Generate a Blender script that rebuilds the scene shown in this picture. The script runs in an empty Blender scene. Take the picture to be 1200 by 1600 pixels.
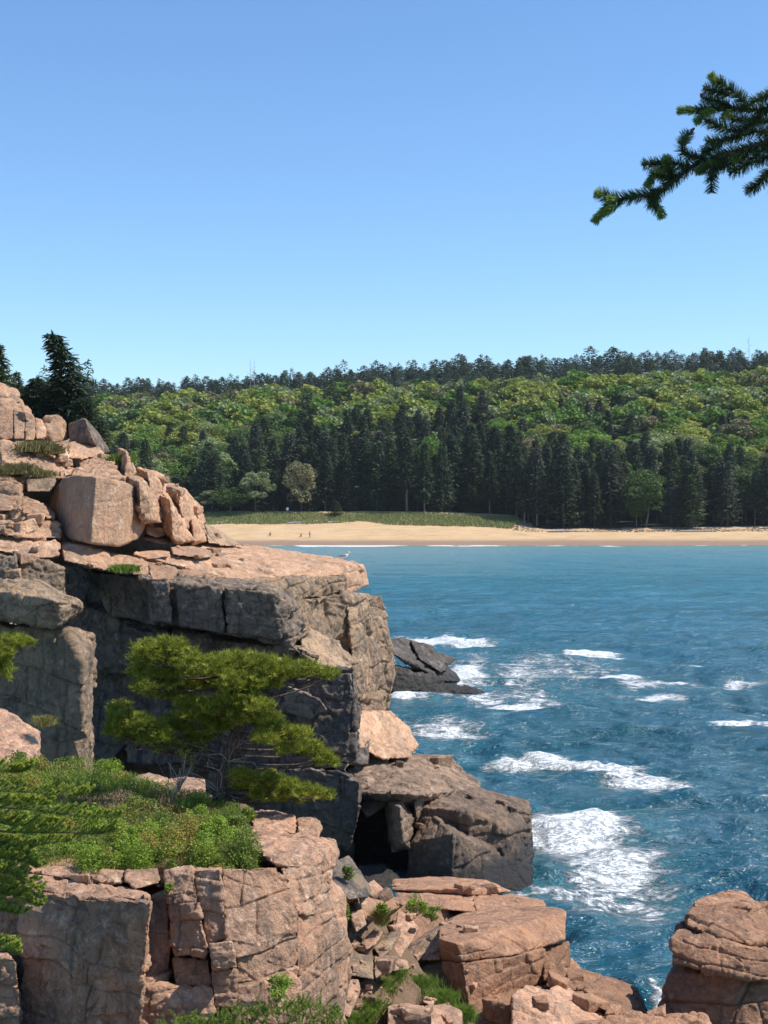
import bpy, bmesh, math, random
import numpy as np
from mathutils import Vector
R = math.radians
scene = bpy.context.scene
COL = scene.collection

# ------------------------------------------------------------ camera, sky, sun, exposure
F = 2311.0; HZ = 756.0; CAMH = 15.0
cam_d = bpy.data.cameras.new('camera'); cam = bpy.data.objects.new('camera', cam_d); COL.objects.link(cam)
cam_d.sensor_fit = 'VERTICAL'; cam_d.sensor_height = 36.0; cam_d.sensor_width = 27.0
cam_d.lens = F/1600*36.0; cam_d.shift_y = -(800-HZ)/1600.0
cam_d.clip_start = 0.1; cam_d.clip_end = 6000
cam.location = (0, 0, CAMH); cam.rotation_euler = (R(90), 0, 0)
scene.camera = cam
SUN = Vector((0.60, -0.035, 0.80)).normalized()
SUN_EL = math.asin(SUN.z); SUN_AZ = math.atan2(SUN.x, SUN.y)
W = bpy.data.worlds.new('World'); scene.world = W; W.use_nodes = True
wn = W.node_tree; wn.nodes.clear()
sky = wn.nodes.new('ShaderNodeTexSky'); sky.sky_type = 'NISHITA'; sky.sun_disc = False
sky.sun_elevation = SUN_EL; sky.sun_rotation = SUN_AZ
sky.air_density = 1.0; sky.dust_density = 0.0; sky.ozone_density = 6.0; sky.altitude = 0
tint = wn.nodes.new('ShaderNodeMix'); tint.data_type = 'RGBA'; tint.blend_type = 'MULTIPLY'; tint.inputs[0].default_value = 1
tint.inputs[7].default_value = (.92, 1.04, 1.12, 1)
bg = wn.nodes.new('ShaderNodeBackground'); bg.inputs[1].default_value = 0.125
wo = wn.nodes.new('ShaderNodeOutputWorld')
wn.links.new(sky.outputs[0], tint.inputs[6]); wn.links.new(tint.outputs[2], bg.inputs[0]); wn.links.new(bg.outputs[0], wo.inputs[0])
sd = bpy.data.lights.new('sun', 'SUN'); sd.energy = 5.0; sd.angle = R(0.5); sd.color = (1.0, 0.95, 0.87)
so = bpy.data.objects.new('sun', sd); COL.objects.link(so); so.location = (60, 0, 60)
so.rotation_euler = SUN.to_track_quat('Z', 'Y').to_euler()
scene.view_settings.view_transform = 'Standard'; scene.view_settings.look = 'None'
scene.view_settings.exposure = 0.38; scene.view_settings.gamma = 1.0
scene.render.resolution_x = 768; scene.render.resolution_y = 1024

# ------------------------------------------------------------ helpers
def P(px, py, d): return np.array(((px-600)/F*d, d, CAMH-(py-HZ)/F*d))
def pix(p): return (600+p[0]/p[1]*F, HZ+(CAMH-p[2])/p[1]*F)
def hsh(ix, iy, iz, seed):
    h = (ix.astype(np.int64)*374761393 + iy.astype(np.int64)*668265263 + iz.astype(np.int64)*1440662683 + seed*974634777) & 0xffffffff
    h = ((h ^ (h >> 13))*1274126177) & 0xffffffff
    h = ((h ^ (h >> 15))*2246822519) & 0xffffffff
    return ((h ^ (h >> 16)) & 0xffffff)/16777216.0
def vnoise(p, seed=0):
    i = np.floor(p).astype(np.int64); f = p-i; f = f*f*f*(f*(f*6-15)+10); r = 0
    for dx in (0, 1):
        wx = f[:, 0] if dx else 1-f[:, 0]
        for dy in (0, 1):
            wy = f[:, 1] if dy else 1-f[:, 1]
            for dz in (0, 1):
                wz = f[:, 2] if dz else 1-f[:, 2]
                r = r + wx*wy*wz*hsh(i[:, 0]+dx, i[:, 1]+dy, i[:, 2]+dz, seed)
    return r*2-1
def fbm(p, oct=4, seed=0, g=0.5):
    a = 1.0; s = 0; q = p.copy()
    for o in range(oct): s = s+a*vnoise(q, seed+o*17); q = q*2.03+11.3; a *= g
    return s
def cells(p, seed=0):
    i = np.floor(p).astype(np.int64); n = len(p)
    f1 = np.full(n, 9.); f2 = np.full(n, 9.); val = np.zeros(n)
    for dx in (-1, 0, 1):
        for dy in (-1, 0, 1):
            for dz in (-1, 0, 1):
                x = i[:, 0]+dx; y = i[:, 1]+dy; z = i[:, 2]+dz
                rx = p[:, 0]-(x+hsh(x, y, z, seed)); ry = p[:, 1]-(y+hsh(x, y, z, seed+1)); rz = p[:, 2]-(z+hsh(x, y, z, seed+2))
                d = np.sqrt(rx*rx+ry*ry+rz*rz)
                v = rx*(hsh(x, y, z, seed+3)*2-1)+ry*(hsh(x, y, z, seed+4)*2-1)+rz*(hsh(x, y, z, seed+5)*2-1)+(hsh(x, y, z, seed+6)-.5)*.7
                m = d < f1; f2 = np.where(m, f1, np.minimum(f2, d)); val = np.where(m, v, val); f1 = np.where(m, d, f1)
    return f1, f2, val
def sst(a, b, x):
    t = np.clip((x-a)/(b-a), 0, 1); return t*t*(3-2*t)
def mesh_np(name, V, faces, mat=None, smooth=False, attrs=None, mats=None, midx=None):
    """faces: list of int arrays (n,k)"""
    me = bpy.data.meshes.new(name); V = np.asarray(V, dtype=np.float32)
    me.vertices.add(len(V)); me.vertices.foreach_set('co', V.ravel())
    if not isinstance(faces, list): faces = [faces]
    faces = [np.asarray(f, dtype=np.int32) for f in faces if len(f)]
    li = np.concatenate([f.ravel() for f in faces]); ks = np.concatenate([np.full(len(f), f.shape[1], dtype=np.int32) for f in faces])
    me.loops.add(len(li)); me.loops.foreach_set('vertex_index', li)
    me.polygons.add(len(ks)); me.polygons.foreach_set('loop_start', np.concatenate(([0], np.cumsum(ks)[:-1])).astype(np.int32))
    me.update(calc_edges=True)
    if smooth: me.polygons.foreach_set('use_smooth', np.ones(len(ks), dtype=bool))
    for m in (mats or ([mat] if mat else [])): me.materials.append(m)
    if midx is not None: me.polygons.foreach_set('material_index', np.asarray(midx, dtype=np.int32))
    for k, v in (attrs or {}).items():
        a = me.attributes.new(k, 'FLOAT', 'POINT'); a.data.foreach_set('value', np.asarray(v, dtype=np.float32))
    me.validate(); me.update()
    return me
def tag(o, label=None, cat=None, group=None, kind=None):
    if label: o['label'] = label
    if cat: o['category'] = cat
    if group: o['group'] = group
    if kind: o['kind'] = kind
    return o
def empty(name, loc, label=None, cat=None, group=None):
    o = bpy.data.objects.new(name, None); COL.objects.link(o); o.location = loc; o.empty_display_size = .2
    return tag(o, label, cat, group)
def link(name, me, parent=None, origin=None):
    """link mesh; vertices are in world coordinates, moved so that the origin is at the given point"""
    o = bpy.data.objects.new(name, me); COL.objects.link(o)
    off = None
    if parent is not None: o.parent = parent; off = np.array(parent.location)
    elif origin is not None: off = np.array(origin, dtype=float); o.location = origin
    if off is not None and np.abs(off).sum() > 0:
        n = len(me.vertices); c = np.empty(n*3, dtype=np.float32); me.vertices.foreach_get('co', c)
        c = c.reshape(-1, 3)-off.astype(np.float32); me.vertices.foreach_set('co', c.ravel()); me.update()
    return o

# ------------------------------------------------------------ materials
class NT:
    def __init__(s, name):
        s.m = bpy.data.materials.new(name); s.m.use_nodes = True; s.t = s.m.node_tree; s.t.nodes.clear()
        s.out = s.n('ShaderNodeOutputMaterial')
    def n(s, typ, **kw):
        x = s.t.nodes.new(typ)
        for k, v in kw.items(): setattr(x, k, v)
        return x
    def l(s, a, b): s.t.links.new(a, b)
    def val(s, x, sock):
        if hasattr(x, 'is_output') or isinstance(x, bpy.types.NodeSocket): s.l(x, sock)
        else: sock.default_value = x
    def math(s, op, a, b=0.0, c=None, clamp=False):
        x = s.n('ShaderNodeMath', operation=op, use_clamp=clamp); s.val(a, x.inputs[0]); s.val(b, x.inputs[1])
        if c is not None: s.val(c, x.inputs[2])
        return x.outputs[0]
    def mix(s, f, a, b, mode='MIX'):
        x = s.n('ShaderNodeMix', data_type='RGBA', blend_type=mode); s.val(f, x.inputs[0])
        s.val(a if not isinstance(a, tuple) else (*a[:3], 1), x.inputs[6]); s.val(b if not isinstance(b, tuple) else (*b[:3], 1), x.inputs[7])
        return x.outputs[2]
    def ramp(s, f, a, b):
        x = s.n('ShaderNodeMapRange', interpolation_type='SMOOTHSTEP'); s.val(f, x.inputs[0]); s.val(a, x.inputs[1]); s.val(b, x.inputs[2]); return x.outputs[0]
    def noise(s, scale, detail=4, rough=.55, vec=None, dist=0.0, sc3=None):
        x = s.n('ShaderNodeTexNoise'); x.inputs['Scale'].default_value = scale; x.inputs['Detail'].default_value = detail
        x.inputs['Roughness'].default_value = rough; x.inputs['Distortion'].default_value = dist
        v = vec or s.pos()
        if sc3:
            mp = s.n('ShaderNodeVectorMath', operation='MULTIPLY'); s.l(v, mp.inputs[0]); mp.inputs[1].default_value = sc3; v = mp.outputs[0]
        s.l(v, x.inputs['Vector']); return x.outputs[0]
    def pos(s):
        if not hasattr(s, '_p'): s._p = s.n('ShaderNodeNewGeometry').outputs['Position']
        return s._p
    def attr(s, name):
        x = s.n('ShaderNodeAttribute'); x.attribute_name = name; return x.outputs['Fac']
    def bump(s, h, strength, dist):
        x = s.n('ShaderNodeBump'); x.inputs['Strength'].default_value = strength; x.inputs['Distance'].default_value = dist
        s.l(h, x.inputs['Height']); return x.outputs[0]
    def principled(s, col, rough=.8, normal=None, spec=.3, **kw):
        b = s.n('ShaderNodeBsdfPrincipled'); s.val(col if not isinstance(col, tuple) else (*col[:3], 1), b.inputs['Base Color']); s.val(rough, b.inputs['Roughness'])
        b.inputs['Specular IOR Level'].default_value = spec
        if normal: s.l(normal, b.inputs['Normal'])
        for k, v in kw.items(): s.val(v, b.inputs[k])
        s.l(b.outputs[0], s.out.inputs[0]); return b

def granite(name, c1, c2, c3, stain=.4, stain_col=(.06, .055, .05), s=1.0, streak=0.3, tide=True):
    """s = feature size in metres scale; colours: main, second, pale"""
    t = NT(name)
    big = t.noise(.55/s, 4, .6); med = t.noise(2.6/s, 5, .62); fine = t.noise(24/s, 4, .7); sp = t.noise(90/s, 2, .6)
    tone = t.attr('tone')
    col = t.mix(t.ramp(big, .38, .62), c1, c2)
    col = t.mix(t.ramp(med, .5, .72), col, c3)
    col = t.mix(t.math('MULTIPLY', t.ramp(t.noise(2.4/s, 8, .78, dist=.9), .49, .60), stain), col, stain_col)
    st = t.noise(2.2/s, 8, .72, sc3=(1, 1, .13))
    col = t.mix(t.math('MULTIPLY', t.ramp(st, .50, .62), streak), col, stain_col)
    lich = t.ramp(t.noise(3.4/s, 8, .75, dist=1.2), .6, .68)
    col = t.mix(t.math('MULTIPLY', lich, .35), col, (.30, .28, .25))
    v = t.math('MULTIPLY_ADD', fine, 1.1, .47); v = t.math('MULTIPLY', v, t.math('MULTIPLY_ADD', sp, 1.0, .5))
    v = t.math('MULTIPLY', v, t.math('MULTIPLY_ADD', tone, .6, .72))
    cv = t.n('ShaderNodeCombineColor'); [t.l(v, cv.inputs[k]) for k in range(3)]
    col = t.mix(1.0, col, cv.outputs[0], 'MULTIPLY')
    if tide:
        sx = t.n('ShaderNodeSeparateXYZ'); t.l(t.pos(), sx.inputs[0])
        z = t.math('ADD', sx.outputs[2], t.math('MULTIPLY', med, 1.6))
        wet = t.math('SUBTRACT', 1.0, t.ramp(z, 1.4, 2.9))
        col = t.mix(t.math('MULTIPLY', wet, .86), col, (.022, .020, .018))
        rough = t.math('MULTIPLY_ADD', wet, -.42, .88)
    else: rough = .88
    h = t.math('ADD', t.math('MULTIPLY', t.noise(7/s, 7, .68), 1.0), t.math('MULTIPLY', fine, .30))
    cr = t.n('ShaderNodeTexVoronoi', feature='DISTANCE_TO_EDGE'); cr.inputs['Scale'].default_value = 1.5/s
    wv = t.n('ShaderNodeVectorMath', operation='MULTIPLY_ADD'); nz = t.n('ShaderNodeTexNoise'); nz.inputs['Scale'].default_value = 2.2/s; nz.inputs['Detail'].default_value = 4
    t.l(t.pos(), nz.inputs['Vector']); t.l(nz.outputs[1], wv.inputs[0]); wv.inputs[1].default_value = (.55*s, .55*s, .8*s); t.l(t.pos(), wv.inputs[2])
    t.l(wv.outputs[0], cr.inputs['Vector'])
    crk = t.ramp(cr.outputs['Distance'], 0.0, .022)
    h = t.math('ADD', h, t.math('MULTIPLY', crk, .10))
    t.principled(col, rough, t.bump(h, .95, .13*s), .35)
    return t.m
def leafmat(name, c1, c2, c3=None, trans=.3, rough=.6, vary=.3):
    """two or three greens picked per leaf clump, with some light through the leaf"""
    t = NT(name); g = t.n('ShaderNodeNewGeometry'); t._p = g.outputs['Position']
    rnd = g.outputs['Random Per Island']
    oi = t.n('ShaderNodeObjectInfo').outputs['Random']
    col = t.mix(t.math('MULTIPLY_ADD', t.attr('tone'), .65, t.math('MULTIPLY', rnd, .35)), c1, c2)
    if c3: col = t.mix(t.ramp(t.math('MULTIPLY_ADD', t.attr('tone'), .6, t.math('MULTIPLY', rnd, .5)), .72, 1.05), col, c3)
    v = t.math('MULTIPLY_ADD', oi, vary, 1-vary/2)
    cv = t.n('ShaderNodeCombineColor'); [t.l(v, cv.inputs[k]) for k in range(3)]
    col = t.mix(1.0, col, cv.outputs[0], 'MULTIPLY')
    d = t.n('ShaderNodeBsdfPrincipled'); t.l(col, d.inputs['Base Color']); d.inputs['Roughness'].default_value = rough; d.inputs['Specular IOR Level'].default_value = .25
    tr = t.n('ShaderNodeBsdfTranslucent'); t.l(col, tr.inputs[0])
    mx = t.n('ShaderNodeMixShader'); mx.inputs[0].default_value = trans
    t.l(d.outputs[0], mx.inputs[1]); t.l(tr.outputs[0], mx.inputs[2]); t.l(mx.outputs[0], t.out.inputs[0])
    return t.m
def barkmat(name, c1, c2, sc=20):
    t = NT(name); n = t.noise(sc, 5, .65, sc3=(1, 1, .3)); t.principled(t.mix(t.ramp(n, .35, .65), c1, c2), .9, t.bump(n, .8, .02), .2); return t.m
def plain(name, c, rough=.7): t = NT(name); n = t.noise(12, 3); t.principled(t.mix(n, tuple(x*.8 for x in c), tuple(min(1, x*1.2) for x in c)), rough); return t.m

M = {}
M['pink'] = granite('granite_pink', (.47, .26, .155), (.34, .205, .13), (.58, .39, .27), .55, (.12, .085, .065), .45, .5, False)
M['headtop'] = granite('granite_weathered', (.53, .305, .18), (.40, .24, .145), (.60, .42, .28), .4, (.14, .11, .09), 1.3, .3)
M['tan'] = granite('granite_tan', (.38, .25, .15), (.27, .185, .115), (.44, .31, .205), .6, (.085, .07, .06), 1.0, .6)
M['grey'] = granite('granite_grey', (.29, .205, .14), (.18, .135, .10), (.40, .31, .23), .7, (.05, .045, .045), 1.1, .7)
M['dark'] = granite('granite_stain_and_shade', (.165, .125, .095), (.10, .082, .068), (.26, .20, .155), .6, (.022, .022, .026), 1.3, .8)  # black stain, with the shade of the recessed cliff put into the colour
M['low'] = granite('granite_shore', (.30, .195, .125), (.19, .13, .09), (.36, .255, .175), .6, (.06, .05, .045), .9, .4)
M['rust'] = granite('granite_rust', (.38, .20, .11), (.28, .15, .088), (.46, .28, .17), .4, (.10, .07, .055), .6, .35, False)
M['sea'] = granite('granite_wave_washed', (.12, .097, .08), (.075, .064, .055), (.21, .17, .14), .6, (.03, .028, .026), 1.4, .4)

# ------------------------------------------------------------ rock builder
seedc = [0]
def hull_piece(pts, t=2.0, shrink=.9, vox=1.3, amp=1.0, drop=None, rnd=2, tone=None, hi=1.0, bed=.55, joint=1.1, rg=None):
    """convex block from photo-traced corners (x, y, distance), thickness t behind, fractured and roughened"""
    seedc[0] += 1; seed = seedc[0]; rs = random.Random(seed)
    A = [P(*p) for p in pts]; dm = sum(p[2] for p in pts)/len(pts)
    if rg:
        xs = [p[0] for p in pts]; ys = [p[1] for p in pts]; dn = min(p[2] for p in pts)
        for (fx, fy, dd2) in rg: A.append(P(min(xs)+fx*(max(xs)-min(xs)), min(ys)+fy*(max(ys)-min(ys)), dn-dd2))
    cx = sum(p[0] for p in pts)/len(pts); cy = sum(p[1] for p in pts)/len(pts)
    B = [P(cx+(p[0]-cx)*shrink, cy+(p[1]-cy)*shrink, p[2]+t) for p in pts]
    C = []
    if drop is not None: C = [np.array((q[0], q[1], drop)) for q in A+B]
    bm = bmesh.new()
    for q in A+B+C: bm.verts.new(q)
    bmesh.ops.convex_hull(bm, input=bm.verts)
    me = bpy.data.meshes.new('tmp'); bm.to_mesh(me); bm.free()
    lone = [v.index for v in me.vertices]
    o = bpy.data.objects.new('tmp', me); COL.objects.link(o)
    v = vox*dm/1479.0/hi
    md = o.modifiers.new('r', 'REMESH'); md.mode = 'VOXEL'; md.voxel_size = v
    dg = bpy.context.evaluated_depsgraph_get(); ev = o.evaluated_get(dg); m2 = ev.to_mesh()
    n = len(m2.vertices); V = np.empty(n*3, dtype=np.float64); m2.vertices.foreach_get('co', V); V = V.reshape(-1, 3)
    E = np.empty(len(m2.edges)*2, dtype=np.int32); m2.edges.foreach_get('vertices', E); E = E.reshape(-1, 2)
    Fq = np.array([list(p.vertices) for p in m2.polygons if len(p.vertices) == 4], dtype=np.int32).reshape(-1, 4)
    Ft = np.array([list(p.vertices) for p in m2.polygons if len(p.vertices) == 3], dtype=np.int32).reshape(-1, 3)
    ev.to_mesh_clear(); bpy.data.objects.remove(o); bpy.data.meshes.remove(me)
    deg = np.bincount(E.ravel(), minlength=n).astype(float); deg[deg == 0] = 1
    def lap(X, w):
        S = np.stack([np.bincount(E[:, 0], X[E[:, 1], k], n)+np.bincount(E[:, 1], X[E[:, 0], k], n) for k in range(3)], 1)/deg[:, None]
        return X+(S-X)*w
    def normals(X):
        N = np.zeros_like(X)
        for Fa in (Fq, Ft):
            if len(Fa):
                a = X[Fa[:, 2]]-X[Fa[:, 0]]; b = (X[Fa[:, 3]]-X[Fa[:, 1]]) if Fa.shape[1] == 4 else (X[Fa[:, 2]]-X[Fa[:, 1]])
                c = np.cross(a, b)
                for k in range(Fa.shape[1]):
                    for j in range(3): N[:, j] += np.bincount(Fa[:, k], c[:, j], n)
        return N/np.maximum(np.linalg.norm(N, axis=1), 1e-9)[:, None]
    for _ in range(max(rnd-1, 0) if rnd < 4 else rnd): V = lap(V, .5)
    ext = np.ptp(V, axis=0); sz = np.sort(ext)[1]   # middle extent
    s = min(max(sz*.35, .12), 2.2); N = normals(V)
    Q = V+fbm(V/s*.8, 2, seed)[:, None]*s*.12
    ya, ta, tb = rs.uniform(-.7, .7), rs.uniform(-.14, .14), rs.uniform(-.14, .14)
    cy_, sy_ = math.cos(ya), math.sin(ya)
    ax = np.array(((cy_, sy_, ta), (-sy_, cy_, tb), (-ta*cy_+tb*sy_, -ta*sy_-tb*cy_, 1.))); U = Q@ax.T
    sv = s*bed*rs.uniform(.75, 1.1); sh_ = s*joint*rs.uniform(.8, 1.3)
    def joints(c, sp, idx, sd):
        '''jittered parallel joints: index of the layer and distance to the nearest joint'''
        q = c/sp; i = np.floor(q); z0 = np.zeros_like(i)
        e0 = i+.7*(hsh(i, idx, z0, sd)-.5); e1 = i+1+.7*(hsh(i+1, idx, z0, sd)-.5)
        j = np.where(q < e0, i-1, np.where(q > e1, i+1, i)); d_ = np.minimum(np.abs(q-e0), np.abs(q-e1))*sp
        return j, d_
    kz, dz_ = joints(U[:, 2], sv, np.zeros(n), seed); kx, dx_ = joints(U[:, 0], sh_, kz, seed+3); ky, dy_ = joints(U[:, 1], sh_, kz, seed+5)
    off_ = hsh(kx, ky, kz, seed+9)*2-1
    til = ((U[:, 2]/sv-kz)-.5)*(hsh(kx, ky, kz, seed+11)-.5)+((U[:, 0]/sh_-kx)-.5)*(hsh(kx, ky, kz, seed+12)-.5)*.8
    gw = max(v*1.1, .016*s)
    gx_j = hsh(kx, kz, kz*0, seed+21) < .75
    groove = np.maximum(1-sst(gw*.3, gw, dz_), np.where(gx_j, 1-sst(gw*.3, gw, np.minimum(dx_, dy_)), 0))
    D = (off_*.045+til*.10)*s-groove*.045*s
    f1, f2, val = cells(Q/np.array((s, s, s*.7)), 31); D += val*sst(0, .05, f2-f1)*.055*s
    s2 = s*.37
    f1, f2, val = cells((Q+fbm(V/s2, 2, 77)[:, None]*s2*.15)/np.array((s2, s2, s2*.6)), 57)
    D += (val*sst(0, .10, f2-f1)*.11-(1-sst(0, .05, f2-f1))*.01)*s2
    D += fbm(V/(s*.35), 5, 5, .6)*s*.022+fbm(V/(v*5), 3, 9)*v*.5
    V = V+N*(D*amp)[:, None]
    V = lap(V, .15)
    tn = rs.random() if tone is None else tone
    return V, [Fq, Ft], np.full(n, tn)
def merge(pieces):
    Vs = []; Fs = []; ts = []; o = 0
    for V, fs, t in pieces:
        Vs.append(V); ts.append(t)
        for f in fs:
            if len(f): Fs.append(f+o)
        o += len(V)
    q = [f for f in Fs if f.shape[1] == 4]; r = [f for f in Fs if f.shape[1] == 3]
    out = []
    if q: out.append(np.concatenate(q))
    if r: out.append(np.concatenate(r))
    return np.concatenate(Vs), out, np.concatenate(ts)
def structure(name, mat, specs):
    V, f, t = merge([hull_piece(**s) if isinstance(s, dict) else hull_piece(*s) for s in specs])
    o = link(name, mesh_np(name, V, f, mat, True, {'tone': t})); tag(o, kind='structure'); return o
def rock(name, label, cat, mat, specs, group=None):
    V, f, t = merge([hull_piece(**s) if isinstance(s, dict) else hull_piece(*s) for s in specs])
    org = (float(V[:, 0].mean()), float(V[:, 1].mean()), float(V[:, 2].min()))
    o = link(name, mesh_np(name, V, f, mat, True, {'tone': t}), origin=org); tag(o, label, cat, group); return o
def S(pts, t=2.0, **k): return dict(pts=pts, t=t, **k)
# ============================================================ SETTING: sea, beach, hill
FOAM = [ # x, y, rx, ry, strength (photo pixels, converted to places on the water)
 (680,1000,45,7,1.0),(730,1006,60,4,.8),(640,995,25,4,.7),
 (735,1055,50,26,1.15),(760,1072,80,13,1.05),(700,1088,70,8,1.05),(800,1060,105,28,.9),(880,1085,90,20,.7),(900,1050,50,10,.35),
 (640,1092,35,4,1.0),(700,1093,85,5,.95),(800,1101,80,4,.85),(870,1104,50,4,.8),(940,1112,60,3,.5),
 (675,1145,80,30,.72),(640,1130,30,14,.55),(730,1155,50,16,.42),(720,1193,28,6,.65),
 (930,1020,40,5,1.0),(990,1028,60,5,.7),(1080,1040,70,4,.45),
 (950,1062,50,5,1.0),(1010,1070,60,7,.8),(1090,1072,60,7,.85),(1150,1066,40,4,.7),(1040,1088,60,5,.6),(1150,1100,70,4,.5),
 (1160,1127,55,5,1.15),(1230,1130,40,6,1.0),
 (815,1197,45,7,1.1),(865,1190,40,7,1.1),(920,1195,60,6,1.1),(1000,1215,45,10,1.05),(1030,1220,30,7,.9),(965,1205,50,6,.8),(1030,1240,60,5,.4),
 (880,1300,75,26,.95),(850,1290,50,20,.8),(960,1315,70,30,.6),(1030,1345,60,24,.35),(1010,1290,60,8,.45),
 (850,1335,70,24,.75),(930,1360,130,40,.68),(890,1320,110,44,.62),(980,1400,110,26,.55),(850,1392,60,16,1.05),(900,1395,80,14,.7),(985,1410,90,18,.5),(900,1430,50,8,.5),(800,1400,25,10,.9),
 (1025,1575,22,14,.75),(1050,1505,16,6,.4),(1005,1560,14,10,.5),
 (860,1170,20,3,.4),(835,1160,20,4,.35),(1190,1250,25,5,.55),(1110,1360,40,5,.35),(1190,1385,25,5,.3),(1000,1180,20,3,.3),(1130,1200,25,3,.25),
 (620,852,120,1.6,1.0),(520,852.5,80,1.6,1.1),(700,853,100,1.2,.9),(900,853,90,1.0,.6),(1100,851,80,1.2,.8),(1180,851,50,1.2,.9),(440,850,40,1.5,.8)]
def waves(x, y):
    rs = np.random.RandomState(4); h = np.zeros_like(x); wx = x+1.3*np.sin(y*.21+x*.13)+.5*np.sin(x*.7+1.7); wy = y+1.1*np.sin(x*.17+2)+.4*np.sin(y*.9)
    for k in range(46):
        L = 1.1*(14/1.1)**(rs.rand()); th = R(250)+rs.randn()*.55; kx = math.cos(th)*2*math.pi/L; ky = math.sin(th)*2*math.pi/L
        a = .0125*L**.85; ph = rs.rand()*6.28; s = np.sin(kx*wx+ky*wy+ph)
        h += a*(1-2*np.abs(s*.5+.5-1)**1.0*0-0+s if False else (2*((s+1)/2)**1.6-.85))
    return h
cols = np.unique(np.concatenate([np.arange(-60, 1262, 2.6), [-12000, -7000, -4000, -2500, -1500, -900, -500, -300, -180, 1400, 1600, 1900, 2400, 3200, 4500, 7000, 12000]]))
rows = 30*np.exp(np.linspace(0, math.log(420/30), 900)); rows = np.concatenate([[-60, -10, 4, 10, 16, 20, 24, 27], rows])
X = np.outer(np.maximum(rows, 30)/F, cols-600); Y = np.repeat(rows[:, None], len(cols), 1)
x = X.ravel(); y = Y.ravel(); z = waves(x, y)*np.clip(1.15-(y/230), .06, 1)
patch = vnoise(np.stack([x*.05, y*.05, y*0], 1), 3)
fo = np.zeros_like(x); yy = np.maximum(y, 20); pxx = 600+x/yy*F; pyy = HZ+CAMH/yy*F
wq = np.stack([x*.16, y*.09, y*0], 1); pxx = pxx+fbm(wq*1.3, 4, 61, .6)*26*np.clip(90/yy, .2, 1); pyy = pyy+fbm(wq, 5, 62, .62)*9*np.clip((70/yy)**1.6, .02, 1)
for (cx, cy, rx, ry, st) in FOAM:
    cyy = cy; q = ((pxx-cx)/rx)**2+((pyy-cyy)/ry)**2
    fo = np.maximum(fo, st*(.84 if ry >= 12 else 1.0)*np.exp(-q*(.45 if ry >= 12 else .6)))
edge = fbm(np.stack([x*.22, y*.10, y*0], 1), 4, 8)
fo = np.minimum(fo, 1.0)*(1.12+.55*edge); z += .30*sst(.75, 1.1, fo)*np.clip(60/yy, 0, 1)*(yy < 300)
nr, nc = X.shape; I = np.arange(nr*nc).reshape(nr, nc)
fa = np.stack([I[:-1, :-1], I[:-1, 1:], I[1:, 1:], I[1:, :-1]], -1).reshape(-1, 4)
t = NT('sea_water')
fm = t.attr('foam')
lace = t.noise(1.1, 8, .74, dist=1.6, sc3=(.5, .75, 1)); lace2 = t.noise(3.4, 6, .75, dist=1.0, sc3=(.5, .9, 1))
ln = t.math('MULTIPLY_ADD', lace2, .45, t.math('MULTIPLY', lace, .55))
th = t.math('MULTIPLY_ADD', fm, -.44, .73)
mask = t.ramp(t.math('SUBTRACT', ln, th), -.02, .10)
mask = t.math('MULTIPLY', mask, t.ramp(fm, .04, .2))
sx = t.n('ShaderNodeSeparateXYZ'); t.l(t.pos(), sx.inputs[0])
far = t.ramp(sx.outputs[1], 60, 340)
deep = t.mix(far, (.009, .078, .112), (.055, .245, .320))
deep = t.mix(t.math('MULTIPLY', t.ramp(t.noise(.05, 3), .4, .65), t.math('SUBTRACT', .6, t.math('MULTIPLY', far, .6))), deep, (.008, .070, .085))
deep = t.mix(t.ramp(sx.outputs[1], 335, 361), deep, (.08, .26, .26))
deep = t.mix(t.math('MULTIPLY', t.ramp(fm, .1, .8), .5), deep, (.06, .24, .27))
mask = t.math('MULTIPLY', mask, t.math('MULTIPLY_ADD', t.ramp(t.noise(6, 5, .7, sc3=(.6, 1, 1)), .36, .52), .35, .65))
colr = t.mix(mask, deep, (.80, .83, .84))
r1 = t.noise(1.5, 5, .66, sc3=(.5, 1.0, 1), dist=.2); r2 = t.noise(5, 3, .6, sc3=(.55, 1.2, 1)); r3 = t.noise(.35, 3, .6, sc3=(.6, 1.3, 1))
hh = t.math('ADD', t.math('MULTIPLY_ADD', r2, .22, r1), t.math('MULTIPLY', r3, 1.6))
hh = t.math('ADD', hh, t.math('MULTIPLY', mask, .5))
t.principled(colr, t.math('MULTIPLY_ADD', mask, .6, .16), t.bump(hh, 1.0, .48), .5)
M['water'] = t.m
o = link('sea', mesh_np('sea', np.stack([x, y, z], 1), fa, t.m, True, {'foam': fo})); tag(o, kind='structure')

def lerp(v, xs, ys): return np.interp(v, xs, ys)
def hill_z(x, y):
    d = np.asarray(y, dtype=float); px = 600+np.asarray(x)/d*F
    prof = lerp(d, [384, 394, 405, 430, 470, 510, 545, 580, 640, 760, 1200], [2.6, 4.2, 6, 12, 25, 37, 41, 47, 60, 58, 20])
    lr = lerp(px, [-1500, 100, 350, 600, 900, 1200, 2500], [.76, .84, .88, .97, 1.04, 1.08, 1.1])
    k = np.clip((d-395)/120, 0, 1); return prof*(1+(lr-1)*k)
gx = np.linspace(-700, 900, 200); gy = np.concatenate([np.linspace(384, 700, 120), np.linspace(720, 1500, 20)])
GX, GY = np.meshgrid(gx, gy); gz = hill_z(GX.ravel(), GY.ravel())+fbm(np.stack([GX.ravel()*.05, GY.ravel()*.05, GX.ravel()*0], 1), 3, 2)*.8*np.clip((GY.ravel()-390)/30, 0, 1)
I = np.arange(GX.size).reshape(GX.shape); fa = np.stack([I[:-1, :-1], I[:-1, 1:], I[1:, 1:], I[1:, :-1]], -1).reshape(-1, 4)
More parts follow.
